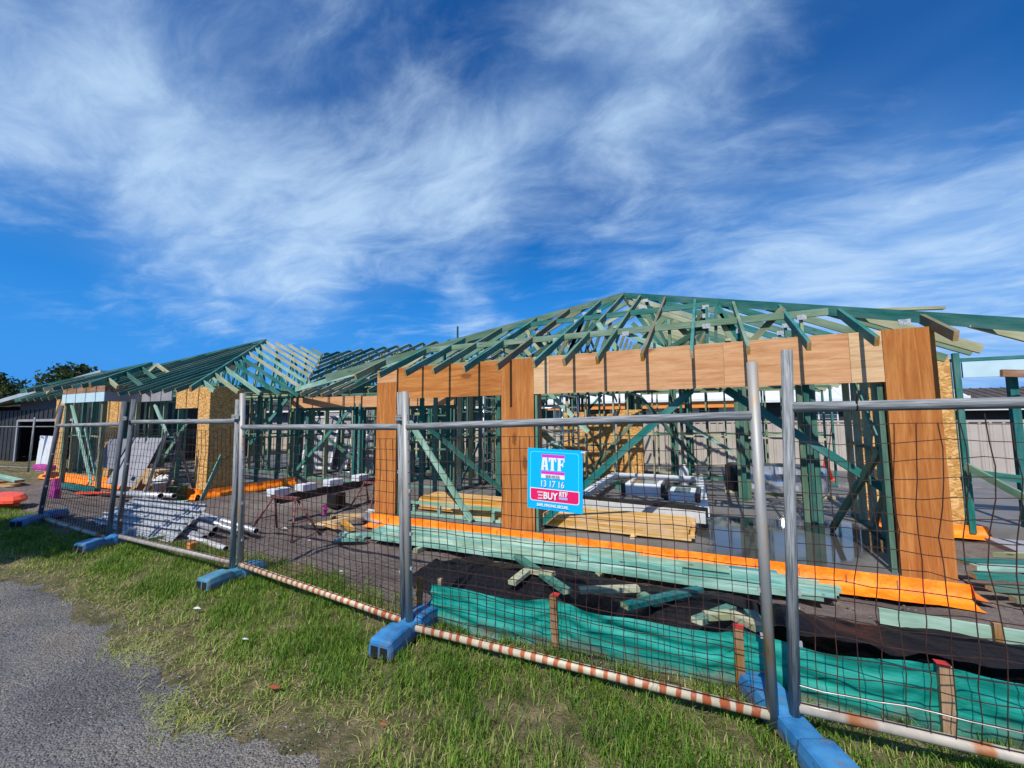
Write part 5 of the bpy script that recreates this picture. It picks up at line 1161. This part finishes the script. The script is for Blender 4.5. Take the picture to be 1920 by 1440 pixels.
tree('dark leafy tree behind the tiled roof at the right pergola', (17, 31, 0), 5, crowns(17, 29, 2.6, 2.3, 7), 300, .16)
# street tree beside the road, outside the picture on the left: its crown shades the end of the verge
tree('street tree on the verge beside the road end', (-9.2, -1.2, 0), 4.6, [((-8.8+jit(1.0), -.25+jit(.5), 3.0+jit(.4)), .75, .6, .55) for _ in range(16)], 2600, .09)

# ------------------------------------------------------------------ grass and litter
def build_grass():
    g = np.random.default_rng(5)
    N = 420000; x = -13.5+17.5*g.random(N); y = 1.0+2.9*g.random(N)
    wobv = np.vectorize(wob)
    w1 = wobv(x, y, 1.7); w2 = .7*wobv(x+7, y-3, 4.1)+.6*wobv(x-2, y+5, 11.)
    edge = np.interp(x, [p[0] for p in ASPH], [p[1] for p in ASPH]); dirt = np.interp(x, [p[0] for p in DIRT], [p[1] for p in DIRT])
    inside = np.clip((y-edge+.03+.06*w2)/.62, 0, 1); back = np.clip((dirt-y+.10+.06*w2)/.35, 0, 1)
    cover = inside*back*np.clip(.74+.30*w1+.30*w2, .18, 1)
    # a bare worn strip under the fence and a bare patch near the middle
    cover *= 1-.75*np.exp(-((x+.95)/.35)**2-((y-2.35)/.22)**2); cover *= 1-.35*np.exp(-((y-2.80)/.10)**2)
    # tufts that have crept over the bitumen
    for cx, cy, r in ((-3.05, 1.52, .16), (-3.25, 1.45, .06), (-2.75, 1.56, .10), (-4.1, 1.80, .2)):
        cover = np.maximum(cover, .65*np.exp(-(((x-cx)/(r*1.6))**2+((y-cy)/r)**2)))
    keep = g.random(N) < cover; x, y, w1, w2, inside, back = (a[keep] for a in (x, y, w1, w2, inside, back)); n = len(x)
    z = np.array([H(a, b) for a, b in zip(x, y)])
    long_ = np.clip(.35+.45*w2+.35*np.exp(-((x+1.3)/.8)**2-((y-2.2)/.45)**2), 0, 1)
    h = (.012+.036*g.random(n)**1.6)*(.6+.8*inside)*(.75+.9*long_)
    tall = g.random(n) < .004; h = np.where(tall, h*2.2+.05, h)
    dry = np.clip(.52-.38*inside+.22*w1*-1+.26*g.normal(size=n)+.33*np.exp(-((y-1.8)/.3)**2), 0, 1)
    lush = np.exp(-((x+1.1)/1.6)**2-((y-2.3)/.7)**2)
    tint = np.clip(.28+.62*dry+.15*g.normal(size=n)-.12*lush-.10*w2, 0, 1)
    ang = g.random(n)*2*np.pi; lean = h*(.35+.9*g.random(n)); wd = .0016+.0016*g.random(n)
    straw = (g.random(n) < .75*(1-inside)+.07); h = np.where(straw, h*.28+.004, h); lean = np.where(straw, .03+.06*g.random(n), lean); tint = np.where(straw, np.clip(.80+.15*g.normal(size=n), .55, 1), tint)
    dx, dy = np.cos(ang), np.sin(ang); sx, sy = -dy*wd, dx*wd
    V = np.empty((n, 5, 3))
    V[:, 0] = np.stack([x-sx, y-sy, z-.006], 1); V[:, 1] = np.stack([x+sx, y+sy, z-.006], 1)
    mx, my = x+dx*lean*.35, y+dy*lean*.35
    V[:, 2] = np.stack([mx+sx*.8, my+sy*.8, z+h*.6], 1); V[:, 3] = np.stack([mx-sx*.8, my-sy*.8, z+h*.6], 1)
    V[:, 4] = np.stack([x+dx*lean, y+dy*lean, z+h*(.85+.15*g.random(n))], 1)
    b = np.arange(n)*5
    loops = np.stack([b, b+1, b+2, b+3, b+3, b+2, b+4], 1).ravel(); starts = np.stack([np.arange(n)*7, np.arange(n)*7+4], 1).ravel()
    me = bpy.data.meshes.new('grass'); me.vertices.add(n*5); me.vertices.foreach_set('co', V.ravel()); me.loops.add(n*7); me.loops.foreach_set('vertex_index', loops)
    me.polygons.add(n*2); me.polygons.foreach_set('loop_start', starts); me.update(); me.validate()
    at = me.attributes.new('tint', 'FLOAT', 'POINT'); at.data.foreach_set('value', np.repeat(tint, 5)); me.materials.append(M('grass'))
    tag(link('grass', me), 'patchy green and straw-coloured grass verge along the mesh fence', 'grass', kind='stuff')
build_grass()
def scatter(name, label, cat, n, area, smin, smax, mat, zoff=0., seed=3):
    g = np.random.default_rng(seed); V, F = [], []
    oct_ = np.array([(1, 0, 0), (-1, 0, 0), (0, 1, 0), (0, -1, 0), (0, 0, .7), (0, 0, -.7)]); fc = [(0, 2, 4), (2, 1, 4), (1, 3, 4), (3, 0, 4), (2, 0, 5), (1, 2, 5), (3, 1, 5), (0, 3, 5)]
    for i in range(n):
        x, y = area(g)
        s = smin+(smax-smin)*g.random()**3; a = g.random()*6.3; c, d = math.cos(a), math.sin(a); q = oct_*s*(.6+.7*g.random((6, 1)))*np.array([1, .75, .7])
        o = len(V); z = H(x, y)+zoff
        V += [(x+p[0]*c-p[1]*d, y+p[0]*d+p[1]*c, z+p[2]) for p in q]; F += [tuple(o+k for k in f) for f in fc]
    return tag(mesh_obj(name, V, F, mat), label, cat, kind='stuff')
simple('stone', (.24, .24, .25), .85, 0, .3, .5, 60)
simple('clod', (.17, .14, .12), .95, 0, .2, .4, 40)
def road_area(g):
    while True:
        x = -8+8.5*g.random(); e = interp(ASPH, x); y = e+.06-1.4*g.random()**1.2
        if y > .4: return x, y
scatter('gravel', 'loose grey gravel on the broken edge of the bitumen', 'gravel', 12000, road_area, .0015, .009, 'stone', .040)
scatter('soil_clods', 'small clods and stones scattered over the bare site soil', 'clods', 5000, lambda g: (lambda x: (x, interp(DIRT, x)+.05+2.4*g.random()**1.4))(-12+15*g.random()), .003, .020, 'clod', .004, 9)
LIT = [((-4.35, 2.35), .045, 'litter_white', 'torn white paper scrap on the grass left of the pale blue foot'), ((-3.4, 2.2), .03, 'litter_white', 'small white scrap in the grass below the long lower rail'), ((-2.62, 1.90), .05, 'litter_rust', 'rust-red curled leaf at the edge of the grass'), ((-1.75, 1.95), .03, 'litter_rust', 'small brown dry leaf in the long grass'), ((.55, 2.45), .03, 'litter_rust', 'orange-brown leaf beside the large blue foot'), ((-3.9, 3.6), .03, 'litter_white', 'white chip on the dirt behind the fence'), ((-6.25, 4.6), .06, 'litter_white', 'white foam chip on the dirt beside the red trestle'), ((-5.3, 4.3), .03, 'litter_white', 'small white shred under the red trestle')]
for (x, y), s, m, lb in LIT:
    z = H(x, y)+.03; tag(mesh_obj('litter', [(x-s, y-.2*s, z), (x-.2*s, y+.4*s, z+.3*s), (x+s, y+.3*s, z+.05*s), (x+.3*s, y-.5*s, z+.25*s), (x, y, z+.4*s)], [(0, 3, 4), (3, 2, 4), (2, 1, 4), (1, 0, 4)], m), lb, 'litter')
